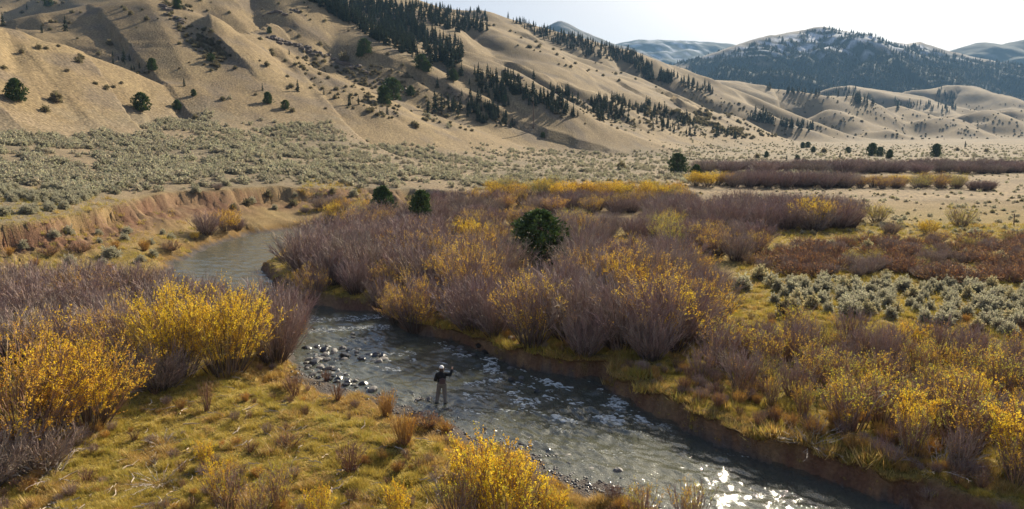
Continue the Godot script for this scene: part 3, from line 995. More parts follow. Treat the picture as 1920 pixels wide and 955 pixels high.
func plant_all():
	make_protos()
	print("protos ", Time.get_ticks_msec())
	rng.seed = 900
	# --- near left: the two big golden willows and the mixed one beside them
	lone("willow_shrub", "gold0", 30, 850, 5.6, 0.95, "largest orange-gold willow at the left edge of the picture", "shrub", "willows on the near left bank")
	lone("willow_shrub", "gold1", 165, 800, 4.5, 0.9, "golden willow just right of the largest one at the left edge", "shrub", "willows on the near left bank")
	lone("willow_shrub", "grey0", -40, 920, 2.6, 1.2, "bare grey tangled willow at the lower left corner", "shrub", "willows on the near left bank")
	lone("willow_shrub", "grey1", 75, 880, 2.0, 1.3, "low bare grey willow at the foot of the largest golden willow", "shrub", "willows on the near left bank")
	lone("willow_shrub", "yellow0", 330, 708, 5.2, 0.85, "willow with a bright yellow crown left of the rapids", "shrub", "willows on the near left bank")
	lone("willow_shrub", "yellow1", 425, 700, 5.0, 0.85, "yellow willow touching the bare purple one above the gravel bank", "shrub", "willows on the near left bank")
	lone("willow_shrub", "purple0", 515, 675, 4.3, 0.85, "bare purple willow leaning over the water left of the rapids", "shrub", "willows on the near left bank")
	lone("willow_shrub", "grey2", 300, 730, 2.6, 1.2, "dark bare willow low under the yellow crown", "shrub", "willows on the near left bank")
	lone("willow_shrub", "gilt0", 240, 690, 4.2, 0.85, "half bare willow between the golden and the yellow one", "shrub", "willows on the near left bank")
	lone("willow_shrub", "purple3", 548, 640, 2.4, 0.75, "small bare purple willow at the water's edge above the boulders", "shrub", "willows on the near left bank")
	lone("willow_shrub", "purple2", 490, 640, 4.4, 0.9, "bare purple willow behind the one leaning over the rapids", "shrub", "willows on the near left bank")
	lone("willow_shrub", "purple4", 545, 618, 3.6, 0.9, "bare purple willow at the bend where pool meets rapids", "shrub", "willows on the near left bank")
	patch([[-60, 620], [0, 560], [200, 545], [330, 560], [420, 600], [440, 640], [280, 660], [100, 690], [-60, 700]], 1.9, 30, [["purple", 4, "bare purplish willow"], ["grey", 2, "bare grey-brown willow"], ["gilt", 1, "gold-flecked purple willow"]], Vector2(2.8, 3.5), 0.95, "willow_shrub", "left willows behind the golden ones", "shrub", 5.0, 12)
	# --- the thicket on the far bank
	patch([[580, 572], [640, 590], [725, 600], [768, 634], [850, 650], [905, 670], [1000, 694], [1090, 690], [1200, 680], [1330, 650], [1350, 560], [1250, 500], [1000, 480], [800, 460], [670, 443], [612, 472], [572, 512]], 2.15, 125, [["purple", 5, "bare purplish willow"], ["grey", 2.2, "bare grey-brown willow"], ["gilt", 1.7, "purple willow tipped with gold leaves"]], Vector2(2.4, 4.7), 0.95, "willow_shrub", "thicket across the rapids", "shrub", 6.0, 13)
	for q in [[1165, 585, 4.6, "gold2", "tallest orange-gold willow at the right end of the thicket"], [1225, 600, 4.3, "gold0", "golden willow beside the tallest one in the thicket"], [1100, 560, 4.2, "gilt2", "gold-tipped willow just left of the tallest golden one"], [1315, 620, 3.8, "gold1", "golden willow at the end of the thicket by the sagebrush"], [880, 470, 3.8, "yellow1", "small yellow willow in the middle of the purple thicket"], [905, 500, 3.6, "gold2", "golden willow low in the purple thicket left of the big juniper"], [1085, 480, 3.2, "lime0", "olive and gold willow right of the big juniper"], [1255, 470, 3.6, "lime1", "yellow-green willow behind the golden end of the thicket"]]:
		lone("willow_shrub", q[3], q[0], q[1], q[2], 0.95, q[4], "shrub", "golden willows in the thicket")
	# --- junipers among the willows
	lone("juniper_tree", "juniper1", 1010, 492, 4.6, 1.15, "big round green juniper in the middle of the thicket", "tree", "junipers by the creek")
	lone("juniper_tree", "juniper0", 790, 425, 4.4, 0.85, "dark juniper behind the purple thicket", "tree", "junipers by the creek")
	lone("juniper_tree", "juniper2", 718, 408, 4.2, 0.95, "bright green juniper left of the dark one behind the thicket", "tree", "junipers by the creek")
	# --- rows behind
	patch([[600, 425], [700, 425], [900, 450], [1300, 470], [1420, 500], [1420, 450], [1300, 430], [1000, 425], [820, 405], [640, 408]], 2.5, 52, [["purple", 4, "bare purplish willow"], ["grey", 2, "bare grey-brown willow"], ["gilt", 2, "purple willow tipped with gold leaves"], ["lime", .6, "olive-leaved willow"]], Vector2(2.6, 3.4), 1.05, "willow_shrub", "willows behind the thicket", "shrub", 8.0, 14)
	patch([[1230, 440], [1600, 432], [1610, 405], [1440, 396], [1230, 402]], 2.6, 40, [["purple", 5, "bare purplish willow"], ["grey", 3, "bare grey willow"]], Vector2(3.4, 4.2), 1.05, "willow_shrub", "dark clump on the right meadow", "shrub", 7.0, 15)
	for q in [[1525, 428, 4.4, "yellow2", "yellow-topped willow at the right end of the dark clump"], [1575, 425, 3.6, "gilt3", "half golden willow closing the dark clump on the right"], [1645, 418, 3.0, "lime2", "yellow-green willow standing alone right of the dark clump"], [1740, 440, 2.0, "yellow0", "low bright yellow bush on the right meadow"], [1800, 425, 3.2, "lime0", "wide olive willow on the right meadow"], [1670, 440, 1.9, "grey1", "low grey bush on the meadow below the yellow-green willow"]]:
		lone("willow_shrub", q[3], q[0], q[1], q[2], 1.2, q[4], "shrub", "scattered willows on the right meadow")
	patch([[920, 372], [1270, 378], [1270, 364], [920, 360]], 2.4, 40, [["yellow", 3, "yellow willow"], ["gold", 2, "orange-gold willow"], ["lime", 1, "yellow-green willow"]], Vector2(2.6, 3.4), 1.05, "willow_shrub", "yellow strip below the sagebrush", "shrub", 12.0, 16, true)
	patch([[820, 398], [1300, 402], [1300, 385], [820, 380]], 2.6, 46, [["purple", 4, "bare purplish willow"], ["grey", 2, "bare grey-brown willow"], ["gilt", 1, "gold-tipped willow"]], Vector2(2.6, 3.2), 1.15, "willow_shrub", "band below the yellow strip", "shrub", 12.0, 17, true)
	patch([[620, 415], [700, 400], [690, 392], [640, 398]], 1.8, 8, [["gold", 3, "orange-gold willow"], ["yellow", 2, "yellow willow"]], Vector2(2.2, 3.0), 1.0, "willow_shrub", "golden corner by the cut bank", "shrub", 20.0, 18)
	# --- far willow bands on the plain
	for q in [[1305, 348, "yellow0"], [1325, 350, "yellow1"], [1345, 346, "yellow2"], [1362, 348, "gilt0"]]:
		lone("willow_shrub", q[2], q[0], q[1], 3.3, 1.3, "yellow willow, %s from left in the far clump beside the long hedge" % nth(int((q[0] - 1300) / 18)), "shrub", "far yellow clump")
	patch([[1375, 352], [1590, 354], [1590, 346], [1375, 344]], 3.0, 34, [["purple", 3, "bare purple-brown willow"], ["grey", 2, "bare grey willow"]], Vector2(3.4, 4.2), 1.3, "willow_shrub", "long purple hedge", "shrub", 15.0, 19)
	patch([[1590, 354], [1690, 354], [1690, 347], [1590, 347]], 3.2, 12, [["gilt", 2, "gold-tipped willow"], ["purple", 2, "bare purple-brown willow"], ["yellow", 1, "yellow willow"]], Vector2(2.4, 3.4), 1.3, "willow_shrub", "mixed far clump", "shrub", 30.0, 20)
	patch([[1700, 355], [1800, 355], [1800, 348], [1700, 348]], 3.2, 12, [["gilt", 2, "yellow-topped willow"], ["lime", 2, "olive-yellow willow"]], Vector2(2.9, 3.6), 1.3, "willow_shrub", "yellow-topped far clump", "shrub", 30.0, 21)
	for q in [[1825, 356], [1842, 357], [1856, 356]]:
		lone("willow_shrub", "purple%d" % (int(q[0]) % 5), q[0], q[1], 2.4, 1.3, "bare purple willow, %s from left in the small clump at far right" % nth(int((q[0] - 1820) / 16)), "shrub", "small far clump")
	patch([[1300, 324], [1920, 326], [1960, 316], [1560, 316], [1300, 319]], 4.2, 70, [["purple", 3, "bare purple-brown willow"], ["grey", 2, "bare grey willow"]], Vector2(3.0, 4.2), 1.7, "willow_shrub", "dark line under the hills", "shrub", 25.0, 22, true)
	# --- red-brown scrub and sagebrush on the right
	patch([[1400, 500], [1440, 470], [1600, 450], [1760, 455], [1930, 450], [1960, 530], [1800, 535], [1640, 520], [1500, 520]], 1.35, 120, [["scrub", 5, "low red-brown scrub bush"], ["grey", 2.2, "low grey bush"], ["gilt", .8, "low gold-tipped bush"], ["cream", 1, "cream-topped rabbitbrush", .7], ["lime", .5, "small olive bush"]], Vector2(1.0, 1.6), 1.25, "scrub_bush", "rusty scrub patch", "shrub", 6.0, 23)
	patch([[1440, 530], [1560, 528], [1720, 535], [1930, 545], [1960, 640], [1830, 620], [1700, 600], [1540, 585], [1450, 570]], 1.0, 105, [["sage", 7, "grey-green sagebrush"], ["cream", 2, "cream-topped rabbitbrush"]], Vector2(0.8, 1.25), 1.0, "sagebrush", "pale sagebrush patch", "shrub", 4.0, 24)
	lone("sagebrush", "dark0", 1478, 596, 1.5, 1.1, "dark round bush at the left end of the pale sagebrush patch", "shrub")
	lone("sagebrush", "sage1", 1390, 545, 1.6, 1.1, "tall pale sagebrush beside the golden end of the thicket", "shrub")
	lone("sagebrush", "cream0", 1425, 525, 1.5, 1.1, "cream-tipped bush at the corner between thicket and scrub", "shrub")
	# --- young willows on the near right bank
	patch([[1300, 705], [1390, 670], [1480, 640], [1600, 640], [1930, 690], [1990, 930], [1880, 900], [1700, 860], [1520, 790], [1330, 725]], 1.25, 92, [["young", 6, "young willow with scattered gold leaves"], ["youngbare", 3.6, "young willow with bare purple stems"], ["lime", 1.3, "olive young willow", .75], ["young_yellow", 1.2, "bright yellow young willow", .9]], Vector2(1.5, 2.7), 0.95, "young_willow", "right bank", "shrub", 4.0, 25)
	lone("young_willow", "young_yellow0", 1905, 880, 2.6, 1.0, "bright yellow young willow at the right edge of the picture", "shrub")
	lone("young_willow", "youngbare0", 1310, 640, 2.4, 1.1, "bare grey willow standing alone between thicket and right bank", "shrub")
	lone("young_willow", "youngbare1", 1345, 690, 2.6, 1.1, "bare purple willow clump on the grass above the dark bank", "shrub")
	# --- the near yellow clumps at the lower edge
	for q in [[900, 985, 3.1, "young_yellow0", "tallest bright yellow young willow at the lower edge"], [955, 1010, 3.2, "young_yellow1", "yellow young willow right of the tallest at the lower edge"], [865, 1000, 2.5, "young0", "orange-leaved young willow left of the tallest yellow one"], [1035, 990, 1.7, "young_yellow1", "small yellow willow by the gravel at the lower edge"], [985, 985, 2.2, "young3", "rusty young willow between two yellow ones at the lower edge"], [745, 985, 1.5, "young_yellow0", "small yellow willow at the lower edge left of the clump"], [425, 960, 1.8, "young1", "sparse young willow at the lower edge below the dead branches"], [385, 880, 1.25, "young_yellow1", "slim bright yellow sapling on the left meadow"], [410, 940, 1.5, "young_yellow0", "yellow sapling below the slim one on the meadow"], [520, 950, 1.6, "young2", "young willow with few gold leaves at the lower edge"], [600, 985, 1.5, "young_yellow1", "low yellow willow at the bottom left of the middle"], [480, 985, 1.6, "young0", "orange young willow at the bottom edge left"], [1290, 1000, 1.9, "young0", "orange-leaved willow at the lower edge beside the glittering water"], [1205, 990, 1.6, "young3", "small rusty willow at the lower edge beside the gravel"]]:
		lone("young_willow", q[3], q[0], q[1], q[2], 0.85, q[4], "shrub", "young willows at the lower edge")
	# --- small bushes on the meadow
	for q in [["stalk_bush", "straw0", 725, 782, 1.45, 0.8, "rust-brown stalky bush left of the angler"], ["stalk_bush", "straw1", 757, 835, 1.5, 0.8, "straw-coloured stalky bush below the angler"], ["stalk_bush", "stalks0", 657, 885, 1.15, 1.2, "bare brown stalks on the meadow with a long shadow"], ["stalk_bush", "stalks1", 632, 752, 1.0, 0.8, "small red-brown stalks near the boulders"], ["stalk_bush", "stalks0", 552, 745, 1.3, 0.7, "thin reddish stalks on the meadow left of the boulders"], ["stalk_bush", "stalks1", 388, 772, 1.5, 0.5, "dark upright stalks before the willow's shade"], ["stalk_bush", "scrub0", 800, 800, 0.7, 1.1, "dark rusty clump at the water's edge below the angler"], ["stalk_bush", "straw0", 835, 812, 0.7, 1.4, "golden grass clump on the bank below the angler"], ["stalk_bush", "scrub1", 540, 838, 0.55, 1.2, "low reddish bush in the middle of the meadow"], ["stalk_bush", "stalks1", 612, 715, 0.7, 1.0, "short rusty stalks beside the boulder bank"], ["dead_branches", "dead0", 300, 905, 0.8, 1.4, "grey dead branches over a dark hollow in the meadow"], ["dead_branches", "dead1", 305, 835, 0.6, 1.2, "bleached tangle of dead twigs on the meadow"], ["dead_branches", "dead0", 480, 900, 0.5, 1.5, "low grey twigs beside the yellow sapling"], ["dead_branches", "dead1", 100, 895, 0.9, 1.5, "pale dead branches under the golden willow"], ["dead_branches", "dead0", 1760, 880, 1.3, 1.3, "grey dead branches hanging over the dark right bank"], ["dead_branches", "dead1", 1520, 830, 1.0, 1.4, "bare fallen twigs on the edge of the dark bank"]]:
		lone(q[0], q[1], q[2], q[3], q[4], q[5], q[6], "dead wood" if q[0] == "dead_branches" else "shrub", "small bushes on the meadow")
	# --- cut bank and pool
	for q in [[388, 440, 3.2, "purple1", "purple willow at the foot of the cut bank"], [425, 432, 3.2, "gold1", "golden willow at the foot of the cut bank"], [445, 432, 2.0, "purple2", "small bare willow right of the golden one by the cut bank"], [320, 470, 1.2, "scrub1", "dark scrub bush on the pool's left shore"], [365, 450, 1.0, "yellow0", "small yellow bush beside the pool"], [270, 470, 1.3, "straw1", "straw-coloured bush between pool and cut bank"], [600, 395, 2.6, "grey1", "bare grey willow at the foot of the cut bank right of the pool"], [630, 390, 2.4, "grey0", "second bare grey willow below the right end of the cut bank"]]:
		lone("willow_shrub", q[3], q[0], q[1], q[2], 1.05, q[4], "shrub", "bushes by the cut bank")
	patch([[0, 470], [120, 440], [250, 430], [330, 440], [300, 480], [180, 520], [40, 540]], 2.2, 26, [["sage", 3, "grey sagebrush"], ["straw", 2, "straw-coloured bush", .8], ["scrub", 1, "low rusty bush"]], Vector2(0.7, 1.3), 1.1, "sagebrush", "shelf below the cut bank", "shrub", 8.0, 26)
	patch([[350, 352], [420, 345], [680, 365], [690, 392], [560, 402], [470, 395], [380, 385]], 2.6, 26, [["dark", 2, "dark bush"], ["sage", 3, "grey sagebrush"], ["grey", 1, "small bare bush", .9]], Vector2(0.8, 1.5), 1.1, "sagebrush", "cut bank face", "shrub", 12.0, 27)
	var tussocks := []
	rng.seed = 33
	for k in 1300:
		var p := on_land(rng.randf_range(1240, 1980), rng.randf_range(300, 440))
		if p != Vector3.INF and n_a.get_noise_2d(p.x * 0.05, p.z * 0.05) > rng.randf_range(-0.5, 0.3): tussocks.append([p, rng.randf_range(0.2, 0.6)])
	scatter("dry_tussocks", tussocks, ["tuft0", "cream1", "tuft1"], Vector2.ONE, "low dry tussocks dotting the tan plain on the right", "grass", 1.4)
	plant_fan()
	plant_forest()

# --- sagebrush on the fan: the nearest as bushes of their own, the rest as one cover
func plant_fan():
	rng.seed = 31
	var spots := []
	for k in 85000:
		var s := Vector2(rng.randf_range(-60, 1980), rng.randf_range(185, 430))
		var p := on_land(s.x, s.y) if true else Vector3.ZERO
		if p == Vector3.INF or -p.z > 560.0: continue
		var e := to_line(edge, Vector2(p.x, p.z))
		var away := -e.x * e.z
		if away < 1.5: continue
		var sl := slope_at(p.x, p.z)
		var dens := n_a.get_noise_2d(p.x * 0.03, p.z * 0.045) * 0.9 + n_d.get_noise_2d(p.x * 0.12, p.z * 0.12) * 0.8 + 0.45
		if sl > 0.24: dens -= (sl - 0.24) * 7.0
		dens *= smoothstep(0.0, 14.0, away)
		if rng.randf() > dens: continue
		spots.append(p)
	spots.sort_custom(func(a, b): return a.z > b.z)
	var singles := mini(190, spots.size())
	for r in (singles + 18) / 19:
		var line := spots.slice(r * 19, mini((r + 1) * 19, singles))
		line.sort_custom(func(a, b): return a.x / -a.z < b.x / -b.z)
		for i in line.size():
			plant("sagebrush", "sage%d" % (rng.randi() % 4), line[i], rng.randf_range(0.7, 1.25), 1.05, "grey-green sagebrush, %s from left, row %s from the front, terrace edge" % [nth(i), ROW_WORDS[mini(r, 13)]], "shrub", "sagebrush on the terrace edge")
	var sized := []
	for p in spots.slice(singles): sized.append([p, lerpf(0.3, 1.25, pow(rng.randf(), 1.7))])
	scatter("sagebrush_cover", sized, ["tuft0", "tuft1"], Vector2(0.55, 1.2), "grey-green sagebrush covering the slope below the hills", "sagebrush")

func scatter(called: String, spots: Array, keys: Array, tall: Vector2, label: String, category: String, wide := 1.15):
	for k in keys.size():
		var mine := []
		for i in spots.size():
			if i % keys.size() == k: mine.append(spots[i])
		if mine.is_empty(): continue
		var where := []
		var pale := []
		for p in mine:
			var h := rng.randf_range(tall.x, tall.y)
			if p is Array:
				h = p[1]
				p = p[0]
			where.append(Transform3D(Basis(Vector3.UP, rng.randf() * TAU).scaled(Vector3(h * wide, h, h * wide)), p - Vector3(0, 0.03 * h, 0)))
			var c := rng.randf_range(0.75, 1.2)
			pale.append(Color(c, c * rng.randf_range(0.96, 1.04), c))
		var root := Node3D.new()
		root.name = numbered(called)
		add_child(root)
		tag(root, label, category, "", "stuff")
		for part in protos[keys[k]].get_children():
			var mm := MultiMesh.new()
			mm.transform_format = MultiMesh.TRANSFORM_3D
			mm.use_colors = true
			mm.mesh = part.mesh
			mm.instance_count = where.size()
			for i in where.size():
				mm.set_instance_transform(i, where[i])
				mm.set_instance_color(i, pale[i])
			var o := MultiMeshInstance3D.new()
			o.name = part.name
			o.multimesh = mm
			root.add_child(o)

# --- trees on the hills
func plant_forest():
	# single junipers and bushes that stand out on the slopes: x, y, size in frame, kind
	var dots := [[123, 58, 5.5, "conifer0"], [78, 62, 3.0, "conifer1"], [232, 112, 4.0, "conifer0"], [285, 132, 3.5, "juniper0"], [345, 162, 2.5, "conifer1"], [265, 208, 4.3, "juniper1"], [332, 206, 2.6, "juniper2"], [366, 226, 1.8, "dark0"], [502, 194, 3.2, "juniper0"], [535, 205, 2.6, "juniper1"], [548, 210, 1.6, "dark1"], [30, 190, 4.2, "juniper2"], [105, 192, 2.6, "dark0"], [85, 210, 1.6, "dark1"], [363, 180, 1.8, "juniper2"], [492, 170, 2.4, "conifer2"], [558, 172, 4.0, "conifer0"], [607, 178, 2.0, "conifer1"], [628, 185, 1.6, "dark0"], [655, 198, 4.0, "conifer1"], [672, 196, 3.0, "conifer0"], [712, 215, 2.0, "conifer2"], [726, 215, 3.4, "conifer0"], [735, 188, 8.0, "juniper1"], [720, 195, 6.0, "juniper0"], [770, 180, 4.0, "juniper2"], [815, 210, 9.0, "conifer0"], [803, 213, 6.0, "conifer1"], [828, 205, 6.5, "conifer2"], [820, 165, 5.0, "conifer0"], [780, 240, 2.2, "dark0"], [683, 100, 6.0, "juniper1"], [675, 106, 4.0, "juniper0"], [645, 115, 4.5, "dark1"], [790, 130, 6.0, "juniper1"], [800, 135, 4.5, "juniper0"], [840, 150, 6.0, "conifer1"], [850, 152, 5.0, "juniper2"], [1018, 258, 2.2, "juniper0"], [965, 235, 2.6, "conifer2"], [945, 190, 2.6, "juniper1"], [1270, 325, 5.0, "juniper1"], [1305, 333, 3.0, "juniper0"], [1165, 318, 2.6, "dark0"], [775, 235, 1.8, "dark1"], [1635, 292, 5.5, "juniper0"], [1650, 293, 4.0, "juniper1"], [1668, 297, 3.5, "juniper2"], [1755, 294, 5.5, "juniper0"], [1575, 297, 3.0, "conifer1"], [1505, 278, 3.6, "juniper0"], [1515, 277, 3.6, "juniper1"], [1525, 286, 3.0, "juniper2"], [1545, 287, 3.0, "dark0"], [1420, 297, 2.4, "dark1"], [1437, 295, 2.4, "juniper0"], [1475, 301, 2.6, "conifer0"], [1495, 303, 2.2, "juniper2"], [1590, 287, 3.0, "juniper1"], [1810, 276, 4.5, "conifer1"], [1795, 283, 2.4, "dark0"], [1850, 285, 2.4, "dark1"], [5, 48, 5.0, "conifer0"], [90, 12, 6.0, "juniper1"], [50, 18, 4.0, "conifer2"], [332, 16, 3.5, "juniper0"], [395, 115, 2.5, "juniper1"], [505, 62, 2.5, "juniper0"], [600, 85, 2.0, "dark0"], [510, 105, 2.2, "dark1"], [500, 125, 2.0, "dark0"], [542, 102, 2.4, "conifer2"], [205, 85, 2.2, "dark0"], [245, 28, 2.0, "dark1"], [275, 38, 2.0, "dark0"], [560, 70, 1.8, "dark1"], [40, 100, 1.2, "dark0"], [72, 92, 1.4, "dark1"]]
	rng.seed = 60
	dots.sort_custom(func(a, b): return a[0] < b[0])
	var tally := {}
	for q in dots:
		var p := on_land(q[0], q[1])
		if p == Vector3.INF: continue
		var k: String = q[3]
		var kind: String = "conifer_tree" if k.begins_with("conifer") else ("juniper_tree" if k.begins_with("juniper") else "hill_bush")
		var where: String = "bare left hillside" if q[0] < 400 else ("bare middle slope" if q[0] < 620 else ("gully slope in the middle" if q[0] < 960 else "valley floor on the right"))
		var look: String = {"conifer_tree": "dark pointed conifer", "juniper_tree": "dark green juniper", "hill_bush": "small dark bush"}[kind]
		var n: int = tally.get(look + where, 0)
		tally[look + where] = n + 1
		plant(kind, k, p, q[2], 1.0, "lone %s, %s from left on the %s" % [look, nth(n), where], "tree" if kind != "hill_bush" else "shrub", "trees and bushes on the %s" % where)
	# woods: outline as seen, how many, height range
	var woods := [
		[[[575, 0], [690, 0], [775, 35], [800, 60], [775, 105], [850, 145], [780, 112], [700, 74], [640, 40]], 520, Vector2(4, 8)],
		[[[700, 8], [830, 12], [912, 22], [915, 60], [860, 62], [790, 40]], 280, Vector2(4, 7.5)],
		[[[945, 30], [1060, 60], [1200, 98], [1215, 125], [1100, 105], [1000, 66]], 320, Vector2(4, 8)],
		[[[780, 60], [860, 75], [872, 105], [860, 150], [795, 110]], 80, Vector2(5, 9)],
		[[[925, 140], [1000, 148], [1120, 180], [1200, 190], [1300, 225], [1390, 262], [1290, 255], [1200, 240], [1040, 215], [975, 195]], 330, Vector2(2.5, 6.5)],
		[[[840, 165], [900, 185], [990, 240], [960, 250], [880, 225], [830, 200]], 70, Vector2(2.5, 6)],
		[[[850, 140], [900, 130], [960, 170], [1010, 240], [985, 232], [930, 192]], 45, Vector2(3, 7)],
		[[[1180, 118], [1250, 135], [1270, 160], [1210, 150]], 60, Vector2(7, 11)],
		[[[1210, 125], [1330, 165], [1340, 180], [1240, 155]], 50, Vector2(6, 10)],
		[[[1380, 200], [1520, 235], [1530, 250], [1400, 225]], 70, Vector2(6, 10)],
		[[[1420, 165], [1600, 165], [1640, 185], [1500, 180]], 70, Vector2(7, 11)],
		[[[1590, 180], [1800, 200], [1780, 215], [1600, 195]], 60, Vector2(7, 11)],
		[[[1760, 165], [1800, 175], [1790, 205], [1750, 190]], 30, Vector2(8, 12)],
		[[[200, 100], [290, 125], [270, 140], [210, 120]], 10, Vector2(1.2, 2.5)]]
	var all := []
	for w in woods:
		var poly := PackedVector2Array()
		for q in w[0]: poly.append(Vector2(q[0], q[1]))
		var box := Rect2(poly[0], Vector2.ZERO)
		for q in poly: box = box.expand(q)
		var got := 0
		var tries := 0
		while got < w[1] and tries < w[1] * 10:
			tries += 1
			var s := Vector2(rng.randf_range(box.position.x, box.end.x), rng.randf_range(box.position.y, box.end.y))
			if not Geometry2D.is_point_in_polygon(s, poly): continue
			var p := on_land(s.x, s.y)
			if p == Vector3.INF: continue
			if s.y > 130.0 and n_d.get_noise_2d(p.x * 0.035, p.z * 0.035) < rng.randf_range(-0.25, 0.2): continue
			got += 1
			all.append([p, rng.randf_range(w[2].x, w[2].y), s])
	all.sort_custom(func(a, b): return a[1] / -a[0].z > b[1] / -b[0].z)
	var rest := []
	var stands := {}
	for i in all.size():
		if i < 230:
			var q: Array = all[i]
			var where: String = "upper forested gully" if q[2].x < 800.0 and q[2].y < 120.0 else ("gully below the middle ridge" if q[2].x < 990.0 else "gullies under the tan spurs")
			if not stands.has(where): stands[where] = []
			stands[where].append(q)
		else: rest.append([all[i][0], all[i][1]])
	for where in stands:
		var list: Array = stands[where]
		list.sort_custom(func(a, b): return a[2].y < b[2].y)
		var each := 22
		for r in (list.size() + each - 1) / each:
			var line: Array = list.slice(r * each, (r + 1) * each)
			line.sort_custom(func(a, b): return a[2].x < b[2].x)
			for i in line.size():
				var q: Array = line[i]
				plant("conifer_tree", "conifer%d" % (rng.randi() % 3), q[0], q[1], rng.randf_range(0.9, 1.3), "dark conifer, %s from left, tier %s from top, %s" % [nth(i), ROW_WORDS[mini(r, 13)], where], "tree", "conifers in the %s" % where)
	scatter("conifer_wood", rest, ["conifer0", "conifer1", "conifer2"], Vector2(7, 12), "dark conifer wood on the ridges", "trees", 1.1)
	# scrub dotted over the slopes: [outline, how many]
	var scrub := []
	for w in [[[[300, 0], [345, 0], [400, 60], [425, 110], [400, 125], [350, 80], [315, 35]], 240], [[[560, 75], [660, 110], [800, 150], [960, 230], [900, 250], [740, 225], [640, 200], [560, 130]], 560], [[[0, 0], [560, 0], [1000, 240], [700, 215], [400, 190], [0, 170]], 130], [[[195, 95], [290, 125], [275, 142], [200, 118]], 40], [[[395, 80], [425, 85], [420, 120], [395, 140]], 30], [[[960, 150], [1100, 185], [1330, 215], [1420, 262], [1250, 255], [1060, 230]], 900], [[[1290, 160], [1560, 250], [1400, 262], [1300, 230]], 420], [[[900, 40], [1250, 140], [1330, 200], [1000, 110]], 300], [[[1440, 172], [1920, 195], [1920, 262], [1560, 262]], 320]]:
		var poly := PackedVector2Array()
		for q in w[0]: poly.append(Vector2(q[0], q[1]))
		var box := Rect2(poly[0], Vector2.ZERO)
		for q in poly: box = box.expand(q)
		for k in w[1] * 2:
			var s := Vector2(rng.randf_range(box.position.x, box.end.x), rng.randf_range(box.position.y, box.end.y))
			if not Geometry2D.is_point_in_polygon(s, poly): continue
			var p := on_land(s.x, s.y)
			if p == Vector3.INF or n_d.get_noise_2d(p.x * 0.03 + 30.0, p.z * 0.03) < rng.randf_range(-0.4, 0.25): continue
			scrub.append([p, rng.randf_range(0.5, 1.4) * (1.0 if -p.z < 420.0 else 1.7)])
	scatter("hill_scrub", scrub, ["dark0", "dark1"], Vector2(1, 2), "dark scrub dotted over the bare hills", "scrub", 1.3)
	# rocks cropping out along the ridges
	var stone := StandardMaterial3D.new()
	stone.albedo_color = Color(0.36, 0.31, 0.27)
	stone.roughness = 0.9
	var holder := Node3D.new()
	put("stones", rock_mesh(677, stone), holder)
	protos["outcrop0"] = holder
	rng.seed = 67
	var crops := []
	for w in [[505, 66, 600, 96, 46], [600, 96, 665, 124, 34], [665, 122, 760, 165, 26], [300, 8, 345, 40, 20], [470, 30, 560, 14, 12], [940, 125, 990, 150, 14]]:
		for k in w[4]:
			var f := rng.randf()
			var p := on_land(lerpf(w[0], w[2], f) + rng.randfn() * 4.0, lerpf(w[1], w[3], f) + absf(rng.randfn()) * 3.0 + 1.0)
			if p != Vector3.INF and -p.z < 700.0: crops.append([p, rng.randf_range(0.7, 2.2)])
	scatter("rock_outcrops", crops, ["outcrop0"], Vector2.ONE, "weathered rocks cropping out along the grassy ridges", "rocks", 1.5)
	# the wood on the mountain at the head of the valley
	var far_spots := []
	var mv: PackedVector3Array = []
	var mesh: ArrayMesh = get_node("mountain").mesh
	mv = mesh.surface_get_arrays(0)[Mesh.ARRAY_VERTEX]
	var mc: PackedColorArray = mesh.surface_get_arrays(0)[Mesh.ARRAY_COLOR]
	for i in mv.size():
		if mc[i].r < 0.12 and mv[i].z > -2620.0 and mv[i].y > 20.0 and rng.randf() < 0.95:
			for k in 2: far_spots.append(mv[i] + Vector3(rng.randf_range(-8, 8), -2.0, rng.randf_range(-8, 8)))
	scatter("mountain_wood", far_spots, ["conifer0", "conifer1"], Vector2(9, 15), "far-off dark forest on the mountain side", "trees", 1.5)


# ==================================================================== rocks, angler, small things
func rock_mesh(seed_: int, mat: Material) -> ArrayMesh:
	rng.seed = seed_
	var s := SphereMesh.new()
	s.radial_segments = 9
	s.rings = 5
	s.radius = 0.5
	s.height = 1.0
	var a := s.get_mesh_arrays()
	var v: PackedVector3Array = a[Mesh.ARRAY_VERTEX]
	var idx: PackedInt32Array = a[Mesh.ARRAY_INDEX]
	var o := PackedVector3Array()
	var cuts := []
	for k in 6: cuts.append([any_dir(), rng.randf_range(0.26, 0.4)])
	for p in v:
		var q := p * (1.0 + 0.35 * n_d.get_noise_3d(p.x * 1.6 + seed_, p.y * 1.6, p.z * 1.6))
		for c in cuts:
			var d: float = q.dot(c[0]) - c[1]
			if d > 0.0: q -= c[0] * d * 0.85
		o.append(q)
	var f := PackedVector3Array()
	for i in idx: f.append(o[i])
	var none := PackedColorArray()
	return mesh_of(f, none, mat)

